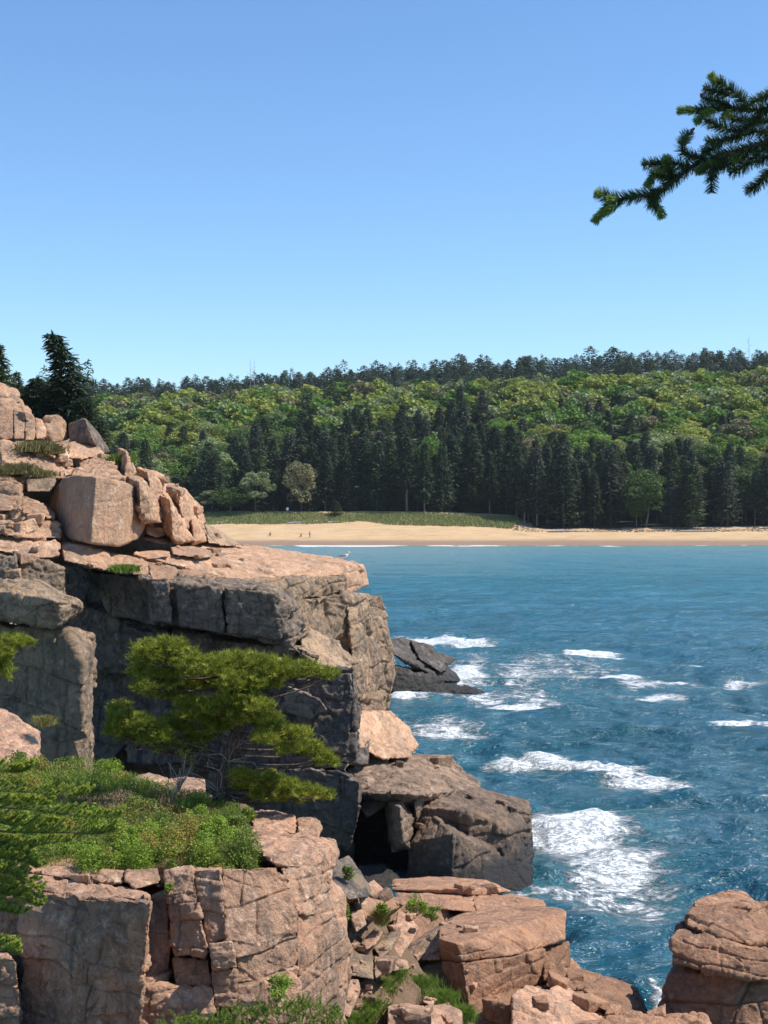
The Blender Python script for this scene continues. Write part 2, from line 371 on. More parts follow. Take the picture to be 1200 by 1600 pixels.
t = NT('forest_floor'); t.principled(t.mix(t.noise(.3, 5), (.02, .028, .012), (.05, .05, .028)), .95)
tag(link('hillside', mesh_np('hillside', np.stack([GX.ravel(), GY.ravel(), gz], 1), fa, t.m, True)), kind='structure')
# beach sheet: sand rising from under the water to the dune
def beach_z(x, y):
    px = 600+np.asarray(x)/np.asarray(y)*F
    top = lerp(px, [300, 700, 800, 860, 1200], [4.4, 4.2, 3.4, 2.7, 2.7])
    yb = lerp(px, [300, 800, 1200], [386, 384, 380])
    u = (y-361)/(yb-361)
    return np.where(u < 0, (y-361)*.09, top*np.clip(u, 0, 1)**.85*1.0+np.clip(y-yb, 0, 40)*np.interp(px, [300, 805, 830], [.24, .20, .10]))
bx = np.concatenate([[-900, -500, -300], np.linspace(-160, 160, 260), [300, 500, 900]]); by = np.concatenate([np.linspace(335, 358, 8), np.linspace(359, 400, 90)])
BX, BY = np.meshgrid(bx, by); bz = beach_z(BX.ravel(), BY.ravel())+fbm(np.stack([BX.ravel()*.12, BY.ravel()*.3, BX.ravel()*0], 1), 4, 21)*.11
I = np.arange(BX.size).reshape(BX.shape); fa = np.stack([I[:-1, :-1], I[:-1, 1:], I[1:, 1:], I[1:, :-1]], -1).reshape(-1, 4)
t = NT('beach_sand'); n = t.noise(.5, 6, .7, sc3=(.3, 1.6, 1)); sx = t.n('ShaderNodeSeparateXYZ'); t.l(t.pos(), sx.inputs[0])
c = t.mix(t.ramp(n, .35, .7), (.55, .39, .225), (.47, .31, .165))
c = t.mix(t.math('MULTIPLY', t.ramp(t.noise(1.1, 6, .75, sc3=(.12, 2, 1)), .55, .64), .8), c, (.16, .10, .06))
c = t.mix(t.math('SUBTRACT', 1.0, t.ramp(t.math('MULTIPLY_ADD', n, .8, sx.outputs[2]), 1.0, 1.9)), c, (.26, .175, .12))
t.principled(c, .9, t.bump(t.noise(2, 5), .6, .15), .2)
tag(link('beach', mesh_np('beach', np.stack([BX.ravel(), BY.ravel(), bz], 1), fa, t.m, True)), kind='structure')
def ground_z(x, y):
    return max(float(hill_z(x, y)) if y >= 384 else -9, float(beach_z(x, y)) if y < 400 else -9)

# dune grass: one band of beach grass (stuff), cobble strip to its right
rs = np.random.RandomState(3); n = 26000
gx_ = rs.uniform(P(318, 800, 390)[0]-30, P(812, 800, 390)[0], n); gy_ = rs.uniform(383, 397, n)
px_ = 600+gx_/gy_*F; keep = gy_ > lerp(px_, [300, 500, 560, 620, 800, 815], [385.5, 386, 388.5, 384.5, 383.5, 395])+fbm(np.stack([gx_*.2, gy_*.3, gx_*0], 1), 3, 5)*.8
gx_ = gx_[keep]; gy_ = gy_[keep]; n = len(gx_)
gzz = np.maximum(beach_z(gx_, gy_), hill_z(gx_, gy_)); hgt = rs.uniform(.45, .95, n); a = rs.uniform(0, 6.28, n)
base = np.stack([gx_, gy_, gzz-.05], 1); u = np.stack([np.cos(a), np.sin(a), a*0], 1)*.16
tip = base+np.stack([rs.randn(n)*.22, rs.randn(n)*.22, hgt], 1)
V = np.stack([base-u, base+u, tip], 1).reshape(-1, 3)
M['dune'] = leafmat('dune_grass', (.25, .28, .10), (.34, .34, .15), (.38, .35, .19), .25)
tag(link('beach_grass', mesh_np('beach_grass', V, np.arange(n*3).reshape(-1, 3), M['dune'])), kind='stuff', label='low green dune grass between the sand and the dark trees', cat='grass')
n = 2600; cxx = rs.uniform(P(800, 800, 382)[0], P(1300, 800, 382)[0], n); cyy = rs.uniform(380.5, 388, n)
oct_ = np.array([(1, 0, 0), (-1, 0, 0), (0, 1, 0), (0, -1, 0), (0, 0, 1), (0, 0, -1)], float)
of = np.array([(0, 2, 4), (2, 1, 4), (1, 3, 4), (3, 0, 4), (2, 0, 5), (1, 2, 5), (3, 1, 5), (0, 3, 5)])
r = rs.uniform(.06, .22, n)*(1+(rs.rand(n) > .97)*1.2)
V = (oct_[None]*r[:, None, None]*rs.uniform(.6, 1.3, (n, 6, 1))*np.array((1.2, 1, .6))+np.stack([cxx, cyy, np.maximum(beach_z(cxx, cyy), hill_z(cxx, cyy))+.05], 1)[:, None]).reshape(-1, 3)
Fc = (of[None]+np.arange(n)[:, None, None]*6).reshape(-1, 3)
M['cobble'] = leafmat('cobble_grey', (.10, .085, .07), (.19, .16, .13), (.26, .22, .18), 0, .9)
tag(link('cobbles', mesh_np('cobbles', V, Fc, M['cobble'])), kind='stuff', label='grey cobbles strewn along the top of the sand on the right', cat='stones')
# ============================================================ ROCKS (corners: photo x, photo y, distance in metres)
B_ = [
 # core of the headland, out of sight behind the faces
 S([(-250,560,75),(0,625,72),(60,690,70),(170,730,74),(300,800,78),(340,856,78),(0,900,64)], 26, drop=-1, amp=.6, vox=3),
 S([(-100,880,66),(110,900,66),(340,880,74),(540,905,76),(580,960,76),(590,1100,75),(400,1200,66),(-50,1250,64)], 12, drop=-1, amp=.5, vox=3),
]
structure('headland', M['tan'], B_)
structure('headland_top', M['headtop'], [
 S([(205,864,59),(300,889,59),(365,904,59.5),(440,905,62.5),(530,897,66),(548,882,68),(320,843,76),(370,851,77),(470,865,78),(530,872,76),(567,884,70),(300,925,60),(380,955,60.5),(462,937,63),(572,918,70),(538,932,67)], 1.5, tone=.75, hi=1.15, amp=.55, bed=.3),
 S([(530,879,69),(552,876,70),(570,886,71),(577,914,71),(560,920,69.5),(535,915,67.3)], 4, tone=.6, amp=.5, bed=1.2),
 # stones and ledges running up the slope behind
 S([(0,598,74),(25,612,73),(33,628,72),(0,640,72),(-60,600,74)], 5),
 S([(0,690,64),(50,696,65),(95,708,65),(115,735,64),(105,746,62),(60,748,61),(0,738,61)], 6),
 S([(-30,740,60),(10,741,60),(30,753,59),(36,775,58.5),(33,800,57.5),(-30,798,58)], 4),
 S([(33,773,59.5),(60,784,59),(87,802,58.5),(85,812,57.6),(35,802,57.6)], 3),
 S([(-20,800,58.5),(45,802,58.5),(92,820,57.5),(99,832,57),(95,841,56.5),(50,842,56),(-20,832,56)], 4),
 S([(-20,829,57),(45,838,57),(92,850,56),(93,870,55.2),(60,872,54.8),(-20,858,55)], 4),
 S([(95,846,57),(130,852,57.5),(170,864,57),(177,884,56.5),(165,892,56),(100,876,55.4)], 5),
 S([(167,863,58),(215,872,58.5),(233,880,58),(232,900,56.8),(180,895,56.4)], 5),
 S([(231,879,58.6),(275,884,59),(282,893,58.8),(262,911,57.2),(235,906,57)], 5),
 S([(276,888,59),(340,893,60),(366,905,59.5),(340,916,58),(282,910,57.8)], 5),
 S([(17,742,60.5),(38,744,60.5),(40,768,60),(20,765,60)], 3),
 S([(112,735,63),(150,713,65),(176,724,64),(196,748,62),(150,760,61.5),(110,752,62)], 5),
 S([(120,712,65.5),(150,711,66),(178,724,65),(170,738,63.8),(125,735,64)], 3),
 S([(185,700,68),(192,702,67.5),(206,722,66.5),(214,738,66),(205,750,64),(183,738,65.5)], 4, tone=.8, rg=[(0.45, 0.1, 0.5), (0.4, 0.9, 0.5)]),
 S([(195,744,63.5),(225,747,63),(246,782,62.5),(256,806,62),(250,817,60.8),(224,818,60.2)], 5, tone=.65, rg=[(0.35, 0.1, 1.2), (0.4, 0.9, 1.0)]),
 S([(213,730,68),(255,742,68),(262,762,66.5),(267,792,64.8),(254,800,64),(228,755,65)], 5, tone=.8, rg=[(0.3, 0.1, 1.5), (0.5, 0.85, 1.2)]),
 S([(252,748,71),(288,764,71),(315,795,71),(320,818,70),(300,832,66.5),(264,803,66)], 6, tone=.7, rg=[(0.35, 0.25, 2.2), (0.55, 0.9, 1.6)]),
 S([(240,768,65.5),(264,772,66),(288,828,65),(303,846,64.5),(275,851,62.5),(254,822,62.4)], 5, tone=.85, rg=[(0.4, 0.15, 1.2), (0.5, 0.9, 0.8)]),
 S([(290,800,70),(312,812,70),(326,846,69),(300,852,66),(282,826,67)], 4, tone=.6, rg=[(0.4, 0.2, 1.0), (0.5, 0.9, 0.8)]),
 S([(28,622,73),(0,618,73),(0,640,70),(36,652,69),(60,665,68),(30,668,68)], 5, tone=.5),
])
structure('headland_face', M['tan'], [
 S([(366,905,59.3),(445,906,62.6),(540,898,66),(545,930,66.6),(458,937,62),(378,925,59.2)], 5, tone=.45),
 S([(455,938,61.8),(540,925,65.6),(594,934,69.5),(600,972,69.5),(613,1015,70),(614,1060,70.5),(606,1112,69.5),(560,1110,65.2),(505,1060,63),(470,1012,62)], 9, tone=.4, hi=1.2),
 S([(540,933,65.4),(575,930,67.5),(582,1000,67.6),(586,1090,67.4),(556,1095,64.6),(548,1000,64.8)], 5, tone=.65),
 S([(590,940,69.5),(598,972,69.6),(612,1015,70),(614,1058,70.3),(590,1080,68.3),(580,1000,68)], 5, tone=.3),
 S([(450,1007,58),(472,1001,60.5),(520,1022,60.5),(552,1040,60),(548,1050,58.6),(500,1042,57.4)], 2.5, tone=.9),
 S([(470,975,60),(520,1000,62),(560,1035,63),(520,1045,61),(470,1010,58.6)], 3, tone=.9),
 S([(465,930,58.2),(484,945,59.6),(482,990,59.4),(462,1005,57.6),(455,960,57.2)], 3, tone=.35),
 S([(20,860,55),(60,872,54),(100,888,55),(106,930,55.5),(80,930,54.5),(25,906,53.5)], 6, tone=.35),
 S([(-30,866,54),(24,872,53),(30,905,52.5),(0,910,52.5),(-30,905,53)], 6, tone=.6),
])
structure('cliff_slab', M['grey'], [
 S([(148,893,59),(230,905,56.3),(350,917,55.6),(425,924,55.5),(450,934,56.5),(480,972,57.5),(456,1010,56.5),(340,990,56),(172,960,59),(112,883,63.5),(300,893,61),(365,904,61),(452,927,62)], 4, tone=.35, hi=1.15),
 S([(232,905,55.9),(262,903,55.8),(270,975,55.6),(235,968,56)], 3, tone=.5),
 S([(275,912,55.5),(345,917,55.2),(352,990,55.4),(280,978,55.5)], 3, tone=.25),
 S([(350,918,55.1),(425,926,55),(455,945,56),(440,1000,56),(355,990,55.4)], 3, tone=.55),
 S([(118,940,62),(220,985,58.4),(330,1000,57.3),(470,1016,57.6),(502,1026,58),(480,1062,59),(300,1052,58.6),(213,1027,59),(118,1050,61.5)], 6, tone=.2),
])
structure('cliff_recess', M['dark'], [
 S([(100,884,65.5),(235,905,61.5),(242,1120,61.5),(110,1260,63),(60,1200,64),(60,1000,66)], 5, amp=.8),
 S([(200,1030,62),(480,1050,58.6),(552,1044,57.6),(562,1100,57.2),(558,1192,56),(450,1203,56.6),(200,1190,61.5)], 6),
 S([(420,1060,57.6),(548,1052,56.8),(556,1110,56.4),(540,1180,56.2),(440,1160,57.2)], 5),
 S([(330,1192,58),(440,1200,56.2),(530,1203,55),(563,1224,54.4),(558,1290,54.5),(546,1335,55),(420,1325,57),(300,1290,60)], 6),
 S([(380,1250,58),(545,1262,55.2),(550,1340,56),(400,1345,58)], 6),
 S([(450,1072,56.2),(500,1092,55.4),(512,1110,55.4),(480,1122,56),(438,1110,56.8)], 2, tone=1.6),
 S([(540,1255,62),(650,1240,62),(680,1330,60),(640,1400,59),(520,1410,60),(500,1300,63)], 6, drop=-1, vox=2),  # back of the open cave, its shade painted as dark rock
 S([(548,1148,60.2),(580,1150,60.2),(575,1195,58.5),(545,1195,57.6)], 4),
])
rock('boulder', 'huge rounded pink boulder with a dark left side on the upper slope', 'boulder', M['headtop'],
 [S([(98,746,59.5),(120,741,58),(150,743,56.4),(190,750,58),(205,756,59),(216,766,60.4),(224,785,61.5),(228,806,61.8),(226,826,61.4),(217,843,60),(186,855,57.5),(142,850,56),(105,842,57.5),(72,802,62),(85,765,61)], 5, amp=.2, rnd=26, tone=.55, hi=1.3, joint=2, bed=1.6)])
rock('boulder', 'brown rounded boulder just left of the dark peaked block', 'boulder', M['headtop'], [S([(66,652,68),(90,648,68.5),(102,657,69),(108,687,68.6),(84,692,66.5),(70,689,67)], 2.5, tone=.25, amp=.6)])
rock('boulder', 'dark grey angular block with a peaked top and pale right edge', 'boulder', M['grey'],
 [S([(106,662,69),(133,653,67),(152,674,68),(168,698,70),(172,706,70),(158,712,68),(148,692,66.4),(108,692,67.4)], 2.5, tone=.4, amp=.5)])
rock('rock_slab', 'pink sunlit slab lying under the dark pointed block', 'rock', M['headtop'], [S([(80,696,66.5),(118,689,67),(156,698,67),(166,710,66),(128,718,64.6),(84,713,65)], 2.5, tone=.9, amp=.5)])
rock('stone', 'small whitish rounded stone beside the pink slab near the grass patch', 'stone', M['headtop'], [S([(90,706,64.2),(103,703,64.2),(110,714,64),(102,723,63.4),(91,718,63.6)], 1, tone=1.3, amp=.4, rnd=3)])
for i, (pts, lab) in enumerate([
 ([(-20,640,67),(5,632,67.5),(20,640,67),(22,686,65.6),(-20,690,65.6)], 'upright brown rock rib at the left edge, first of the row below the skyline trees'),
 ([(20,640,67),(34,641,67),(39,660,66.4),(38,686,65.6),(22,686,65.4)], 'narrow upright rock rib, second in the row from the left edge'),
 ([(38,645,67),(48,646,67),(56,660,66.4),(54,688,65.6),(39,688,65.5)], 'upright rock rib in the middle of the row under the skyline trees'),
 ([(54,652,67.4),(66,656,67.2),(73,672,66.8),(72,684,66),(56,686,65.6)], 'last upright rib of the row, touching the brown rounded boulder')]):
    rock('rock_rib', lab, 'rock', M['headtop'], [S(pts, 2.5, tone=.3+.15*i, amp=.6)], 'row of upright rock ribs')
rock('rock_block', 'squared grey brown block just left of the huge boulder', 'rock', M['tan'], [S([(40,748,60.4),(62,742,61),(86,742,61),(88,752,60),(78,768,59.4),(42,768,59.2)], 2.5, tone=.55, amp=.6)])
rock('rock_slab', 'thin flat slab with a dark underside lying on the pink platform', 'rock', M['headtop'], [S([(266,855,61),(300,853,63),(330,860,63),(334,868,61.5),(318,873,60.3),(270,867,59.8)], 2, tone=.3, amp=.35)])
rock('rock_slab', 'small flat slab tucked beneath the huge boulder on the platform', 'rock', M['headtop'], [S([(208,863,59.6),(240,860,61),(266,862,60.6),(264,870,59.4),(235,874,58.8),(212,870,59)], 1.5, tone=.6, amp=.35)])
rock('rock_slab', 'short slab leaning at the right foot of the huge boulder', 'rock', M['headtop'], [S([(224,833,63),(248,831,64),(270,838,64),(270,847,63),(255,851,62),(226,843,61.6)], 1.8, tone=.45, amp=.4)])
rock('rock_slab', 'narrow dark slab at the far side of the pink platform', 'rock', M['tan'], [S([(336,863,64),(360,864,65.5),(366,870,65),(345,872,63.6)], 1, tone=.3, amp=.3)])
rock('rock_block', 'pointed rock with a black shaded side at the lower end of the slope', 'rock', M['tan'],
 [S([(318,818,70),(334,823,71),(374,850,72),(366,854,70.5),(344,853,68.6),(326,838,68.4)], 2, tone=.8, amp=.5)])
rock('stone', 'low pink stone between the huge boulder and the tan rocks', 'stone', M['headtop'], [S([(226,818,62.6),(250,818,63),(264,833,63),(245,841,62),(228,833,61.6)], 1.5, tone=.95, amp=.5)])
structure('overhang', M['tan'], [
 S([(15,925,42.2),(85,938,41.2),(127,945,42.8),(121,962,42.8),(94,980,42),(15,971,42),(-40,920,43.5),(8,904,45.5),(60,911,46),(112,935,45.5)], 3, tone=.6, hi=1.15),
 S([(-60,905,43.5),(10,907,43.3),(16,928,42.4),(17,970,42.4),(-60,970,42.8)], 3, tone=.4),
 S([(-80,970,46),(35,975,44.6),(105,989,42.6),(143,995,43.8),(140,1015,43.8),(126,1045,43),(100,1108,42.8),(66,1152,43.2),(-80,1180,46)], 6, tone=.35, amp=1.05, drop=2, bed=.8, joint=.8, rg=[(.93,.3,.5)]),
])
rock('rock_slab', 'smooth pink slab sloping up at the left edge above the green shrubs', 'rock', M['pink'], [S([(-40,1100,31),(8,1110,31),(32,1125,30.6),(60,1142,30.8),(62,1165,30),(45,1192,29),(-40,1185,29)], 4, tone=1.0, amp=.6, drop=9)])
# ---- lower shore rocks
dd = 1.6
def sh(pts, k=dd): return [(a, b, c+k) for a, b, c in pts]
rock('boulder', 'pale tan rounded boulder at the foot of the cliff corner', 'boulder', M['headtop'], [S([(553,1127,60),(566,1110,62),(610,1114,64),(640,1138,65),(652,1165,64.5),(642,1184,62),(600,1187,60),(560,1168,59)], 5, tone=.9, amp=.9, rnd=2)])
structure('shore_rocks', M['low'], [
 S(sh([(700,1228,59.5),(740,1226,60.5),(772,1240,60),(770,1262,58.4),(735,1268,57.6),(702,1250,57.8)]), 3, tone=.4, rg=[(.5,.4,.6)]),
 S(sh([(780,1244,59.5),(826,1250,58.6),(830,1272,57.4),(800,1282,56.4),(776,1268,57)]), 3, tone=.15, rg=[(.4,.4,.6)]),
 S(sh([(618,1236,57.5),(650,1232,58),(662,1256,56.4),(640,1272,55.4),(616,1256,56)]), 3, tone=.85, rg=[(.5,.3,.5)]),
 S(sh([(560,1222,56.4),(600,1214,57.4),(618,1240,56.4),(590,1252,55.2),(560,1246,55)]), 3, tone=.6, rg=[(.5,.5,.4)]),
 S(sh([(540,1202,57),(580,1180,60),(640,1182,63),(700,1186,65),(712,1215,63),(752,1232,61),(700,1250,57),(620,1262,54.5),(560,1240,54.2)]), 6, tone=.8, hi=1.1, rg=[(0.5, 0.75, 1.5)]),
 S(sh([(640,1180,63.5),(700,1184,65.5),(712,1204,64),(708,1218,62.5),(650,1206,62)]), 3, tone=.2),
 S(sh([(700,1204,63.5),(735,1210,63.5),(752,1226,62),(744,1238,60.5),(702,1230,60.5)]), 3, tone=.3),
 S(sh([(650,1236,57),(718,1229,60),(790,1249,59.5),(828,1254,58.5),(831,1292,57),(818,1302,56),(770,1294,55),(715,1276,55),(655,1260,55)]), 5, tone=.2, drop=-1, rg=[(0.45, 0.55, 1.2), (0.75, 0.9, 0.8)]),
 S(sh([(768,1288,55),(818,1300,56),(832,1330,56.5),(828,1347,56),(790,1350,54),(758,1325,54)]), 4, tone=.1, drop=-1),
 S(sh([(600,1252,55),(628,1243,55.5),(648,1280,54),(640,1325,53.4),(612,1332,53.8)]), 3, tone=.6, rg=[(0.5, 0.2, 1.2), (0.6, 0.8, 0.8)]),
 S(sh([(560,1262,54.6),(586,1236,55.6),(606,1256,54.4),(574,1278,53.8)]), 2.5, tone=.5),
 S(sh([(632,1240,56.5),(664,1240,57),(672,1268,56),(650,1285,54.6)]), 3, tone=.7, rg=[(0.4, 0.3, 1.0)]),
])
rock('rock_block', 'large dark angular block with a sunlit top beside the black cleft', 'rock', M['low'], [S(sh([(668,1266,55.5),(702,1274,56),(776,1320,55),(782,1336,53.6),(756,1374,52.6),(706,1376,51.8),(634,1376,53.4),(640,1315,53.8),(708,1302,52)]), 4, tone=.2, amp=.7, drop=-1)])
rock('rock_block', 'wet black rock at the waterline beneath the dark angular block', 'rock', M['sea'], [S(sh([(752,1340,53),(800,1344,53.6),(833,1354,54),(831,1375,53.4),(816,1393,52.8),(762,1378,52.2),(742,1372,52.4)]), 4, tone=.1, amp=.7, drop=-1)])
rock('sea_rock', 'dark wave washed rock jutting out past the cliff corner, with white surf at its tip', 'rock', M['sea'], [
 S([(600,1001,108),(625,996,110),(655,1004,112),(692,1034,112),(720,1064,110),(700,1066,107.5),(650,1046,107),(615,1022,106)], 5, tone=.7, amp=1.0),
 S([(600,1036,106),(640,1044,106),(700,1066,107),(728,1076,107.6),(690,1084,105.6),(640,1090,104.6),(598,1086,104.6)], 6, tone=.4, amp=1.1, drop=-1),
 S([(672,1022,112),(690,1020,112.5),(713,1029,112.5),(704,1038,111),(680,1036,111)], 2, tone=.5),
 S([(640,1000,110),(670,1006,110),(700,1045,108.8),(690,1052,107.6),(655,1030,107.6)], 2, tone=.9),
 S([(605,1048,105),(640,1052,105),(660,1078,104.8),(615,1085,104.2)], 2, tone=.2),
 S([(724,1070,108.6),(756,1078,108.3),(748,1084,106.6),(720,1080,107)], 2, tone=.3, drop=-1)])
# ---- middle foreground blocks
structure('foreshore', M['rust'], [
 S([(560,1500,36),(640,1425,40),(800,1425,41),(850,1500,37),(900,1560,35),(1000,1600,33),(1000,1700,31),(500,1700,30)], 4, drop=-1, vox=3, amp=.5),
 S([(585,1402,33),(640,1398,35),(720,1425,35.5),(700,1500,33),(640,1520,31),(560,1500,30)], 3, tone=.5, vox=2), S([(740,1560,29.8),(860,1545,31),(900,1600,30),(860,1640,28),(720,1640,28)], 3, vox=2),
 S([(880,1600,27),(960,1586,27.5),(1100,1592,27.5),(1120,1640,27),(880,1640,26)], 3),
])
rock('rock_slab', 'long flat pink slab with a dark front edge, behind the big block', 'rock', M['rust'], [S([(611,1374,39),(700,1371,41),(760,1375,41),(800,1393,40),(739,1400,36.3),(735,1388,36.2),(612,1390,36.6)], 3, tone=.9, amp=.4)])
rock('rock_slab', 'long sunlit ledge in front of the flat slab, above the big block', 'rock', M['rust'], [S([(616,1391,37),(740,1398,36.6),(742,1426,34.6),(650,1416,34.6),(622,1402,35.4),(780,1398,38.5)], 3, tone=.95, amp=.4)])
rock('rock_block', 'broken low block at the right end of the sunlit ledge near the water', 'rock', M['rust'], [S([(738,1402,36),(800,1398,39),(850,1408,38),(852,1416,36.5),(800,1434,34.6),(746,1428,34.6)], 3, tone=.8, amp=.6)])
rock('rock_block', 'large slanting block with a bright flat top overlooking the sea', 'rock', M['rust'], [
 S([(686,1452,31.4),(686,1467,30.2),(712,1474,29.5),(722,1501,29.7),(800,1494,30.6),(882,1468,32.2),(886,1424,33.4),(842,1414,35.5),(742,1416,36),(690,1500,30.4)], 2.5, tone=.85, amp=.4, hi=1.2),
 S([(690,1502,30.1),(722,1504,29.6),(800,1496,30.4),(852,1482,31.5),(854,1535,31.5),(800,1550,30.6),(753,1556,29.8),(733,1574,29.5),(690,1516,30.1)], 3, tone=.5, amp=.5)])
rock('rock_block', 'grey leaning rock against the left side of the large slanting block', 'rock', M['tan'], [S([(627,1486,31.6),(676,1450,32.8),(735,1420,35.5),(690,1448,31.6),(688,1500,30.6),(640,1502,31)], 2, tone=.7, amp=.5)])
rock('rock_block', 'rough block beneath the right end of the large slanting block', 'rock', M['rust'], [S([(848,1482,31.8),(888,1472,32.4),(890,1510,32),(866,1528,31),(850,1534,31)], 3, tone=.3)])
rock('boulder', 'rounded pink boulder at the bottom edge below the large slanting block', 'boulder', M['pink'], [S([(800,1556,27),(822,1540,28),(862,1550,28),(888,1575,27.4),(900,1625,26.5),(800,1625,26.4)], 3, tone=.9, amp=.6)])
rock('rock_slab', 'bright smooth slab sloping down right beside the rounded pink boulder', 'rock', M['pink'], [S([(858,1546,29),(876,1534,30),(910,1560,29.6),(952,1588,28.6),(950,1612,27.4),(890,1612,27.2)], 2, tone=1.1, amp=.4)])
rock('rock_block', 'small squared block under the sloping end of the large block, left of the brown wedge', 'rock', M['rust'], [S([(854,1526,31),(880,1509,32),(940,1524,32),(938,1546,30.6),(866,1548,30)], 2.5, tone=.4)])
rock('rock_block', 'brown wedge shaped rock by the water in the gap before the right stack', 'rock', M['rust'], [S([(910,1546,29.5),(945,1525,31),(994,1541,31),(1015,1587,30),(970,1590,28),(935,1574,28.4)], 3, tone=.3, amp=.6)])
# right stack of slabs
for pts, lab, tn in [
 ([(1092,1408,31.4),(1128,1395,32.6),(1162,1397,32.4),(1184,1412,31.4),(1176,1420,30.6),(1084,1416,31)], 'topmost rounded cap of the brown rock stack at the right edge', .9),
 ([(1072,1434,30.4),(1088,1412,31.6),(1165,1412,31),(1215,1414,31.4),(1260,1430,31),(1260,1465,30),(1172,1476,29.2),(1110,1464,29.6),(1073,1447,30)], 'second slab down in the brown rock stack at the right edge', .5),
 ([(1050,1468,29.6),(1064,1449,30.6),(1100,1459,29.6),(1170,1478,28.8),(1200,1494,28.8),(1260,1500,28.8),(1260,1540,28.6),(1150,1526,28.4),(1052,1504,29.2)], 'thick middle slab overhanging in the brown rock stack at the right edge', .6),
 ([(1046,1520,29.7),(1056,1508,30.2),(1150,1525,28.8),(1260,1536,28.6),(1260,1640,28.4),(1150,1640,28.2),(1024,1640,29),(1030,1580,29.4)], 'tall bottom block of the brown rock stack at the right edge', .3)]:
    rock('rock_slab', lab, 'rock', M['rust'], [S(pts, 3, tone=tn, amp=.9, hi=1.1, bed=.35)], 'stacked brown slabs at the right edge')
structure('stack_core', M['dark'], [S([(1060,1450,31.5),(1120,1415,33),(1300,1430,33),(1300,1640,31),(1050,1640,31)], 4, drop=0, vox=3)])
structure('cleft', M['dark'], [S([(520,1338,58),(600,1346,58),(648,1362,58),(660,1430,52.5),(510,1430,52.5)], 4, drop=-1, vox=2), S([(560,1352,54.5),(600,1349,55),(625,1372,54.5),(600,1400,53.5),(560,1400,53.5)], 2)])  # rock filling the cleft, darkness of the cave put into its colour
# gully stones
GL = [
 ([(520,1346,25),(545,1336,25.5),(562,1360,25.2),(582,1392,25),(575,1402,24.6),(545,1406,24.2),(520,1382,24.4)], 'weathered grey stone at the head of the gully right of the pink wall', 'grey'),
 ([(558,1392,25.4),(584,1374,26),(604,1396,25.8),(599,1416,25.2),(581,1442,24.8),(567,1431,24.8)], 'reddish upright stone below the weathered grey stone in the gully', 'pink'),
 ([(547,1425,24.6),(567,1420,24.8),(573,1445,24.4),(556,1457,24)], 'small round stone in the gully beside green leaves', 'pink'),
 ([(563,1473,24.6),(588,1448,25.2),(599,1455,25),(587,1476,24.5),(573,1484,24.3)], 'leaning pink stone above the squared grey block in the gully', 'pink'),
 ([(583,1482,25),(616,1449,25.8),(628,1456,25.6),(607,1491,25),(594,1497,24.7)], 'tilted long stone in the middle of the gully fan', 'tan'),
 ([(604,1496,26),(634,1452,26.8),(622,1424,27),(640,1430,27),(656,1452,26.8),(626,1497,26)], 'tall tilted stone at the right side of the gully fan', 'pink'),
 ([(542,1488,23.6),(582,1494,23.6),(584,1531,23.2),(545,1524,23)], 'squared grey block in the gully', 'tan'),
 ([(584,1493,23.8),(604,1498,24),(601,1520,23.6),(586,1530,23.3)], 'narrow dark stone right of the squared grey block', 'tan'),
 ([(534,1530,22.4),(560,1530,22.6),(564,1546,22.4),(546,1592,21.8),(534,1582,21.8)], 'pale pink stone at the gully bottom next to the wall', 'pink'),
 ([(605,1572,22.4),(632,1568,22.8),(664,1572,22.6),(664,1625,22),(606,1625,22)], 'broad cracked stone at the bottom edge between grass tufts', 'pink'),
 ([(667,1572,22.8),(700,1568,23.4),(722,1580,23),(724,1625,22.4),(668,1625,22.2)], 'squared pink stone at the bottom edge right of the cracked stone', 'pink'),
 ([(660,1565,23.6),(664,1556,24),(680,1562,23.8),(676,1575,23.4)], 'small stone on top of the squared pink stone', 'pink'),
 ([(600,1495,24.6),(636,1500,25.2),(640,1515,24.8),(610,1518,24.2)], 'flat pale stone in the gully above the grass', 'pink')]
for pts, lab, mk in GL: rock('stone', lab, 'stone', M[mk], [S(pts, 1.0, amp=.5, tone=.7 if mk == 'pink' else .6)], 'stones fallen in the gully')
t = NT('gully_soil'); t.principled(t.mix(t.noise(6, 6, .7), (.08, .055, .03), (.26, .16, .10)), .95, t.bump(t.noise(14, 5, .7), .9, .06))
M['soil'] = t.m
structure('gully', M['soil'], [S([(500,1350,27),(545,1380,27.5),(595,1425,28.5),(640,1512,27),(700,1572,25.8),(745,1640,24),(500,1640,22),(500,1500,23.6)], 3, drop=3, amp=.8, vox=1.8)])
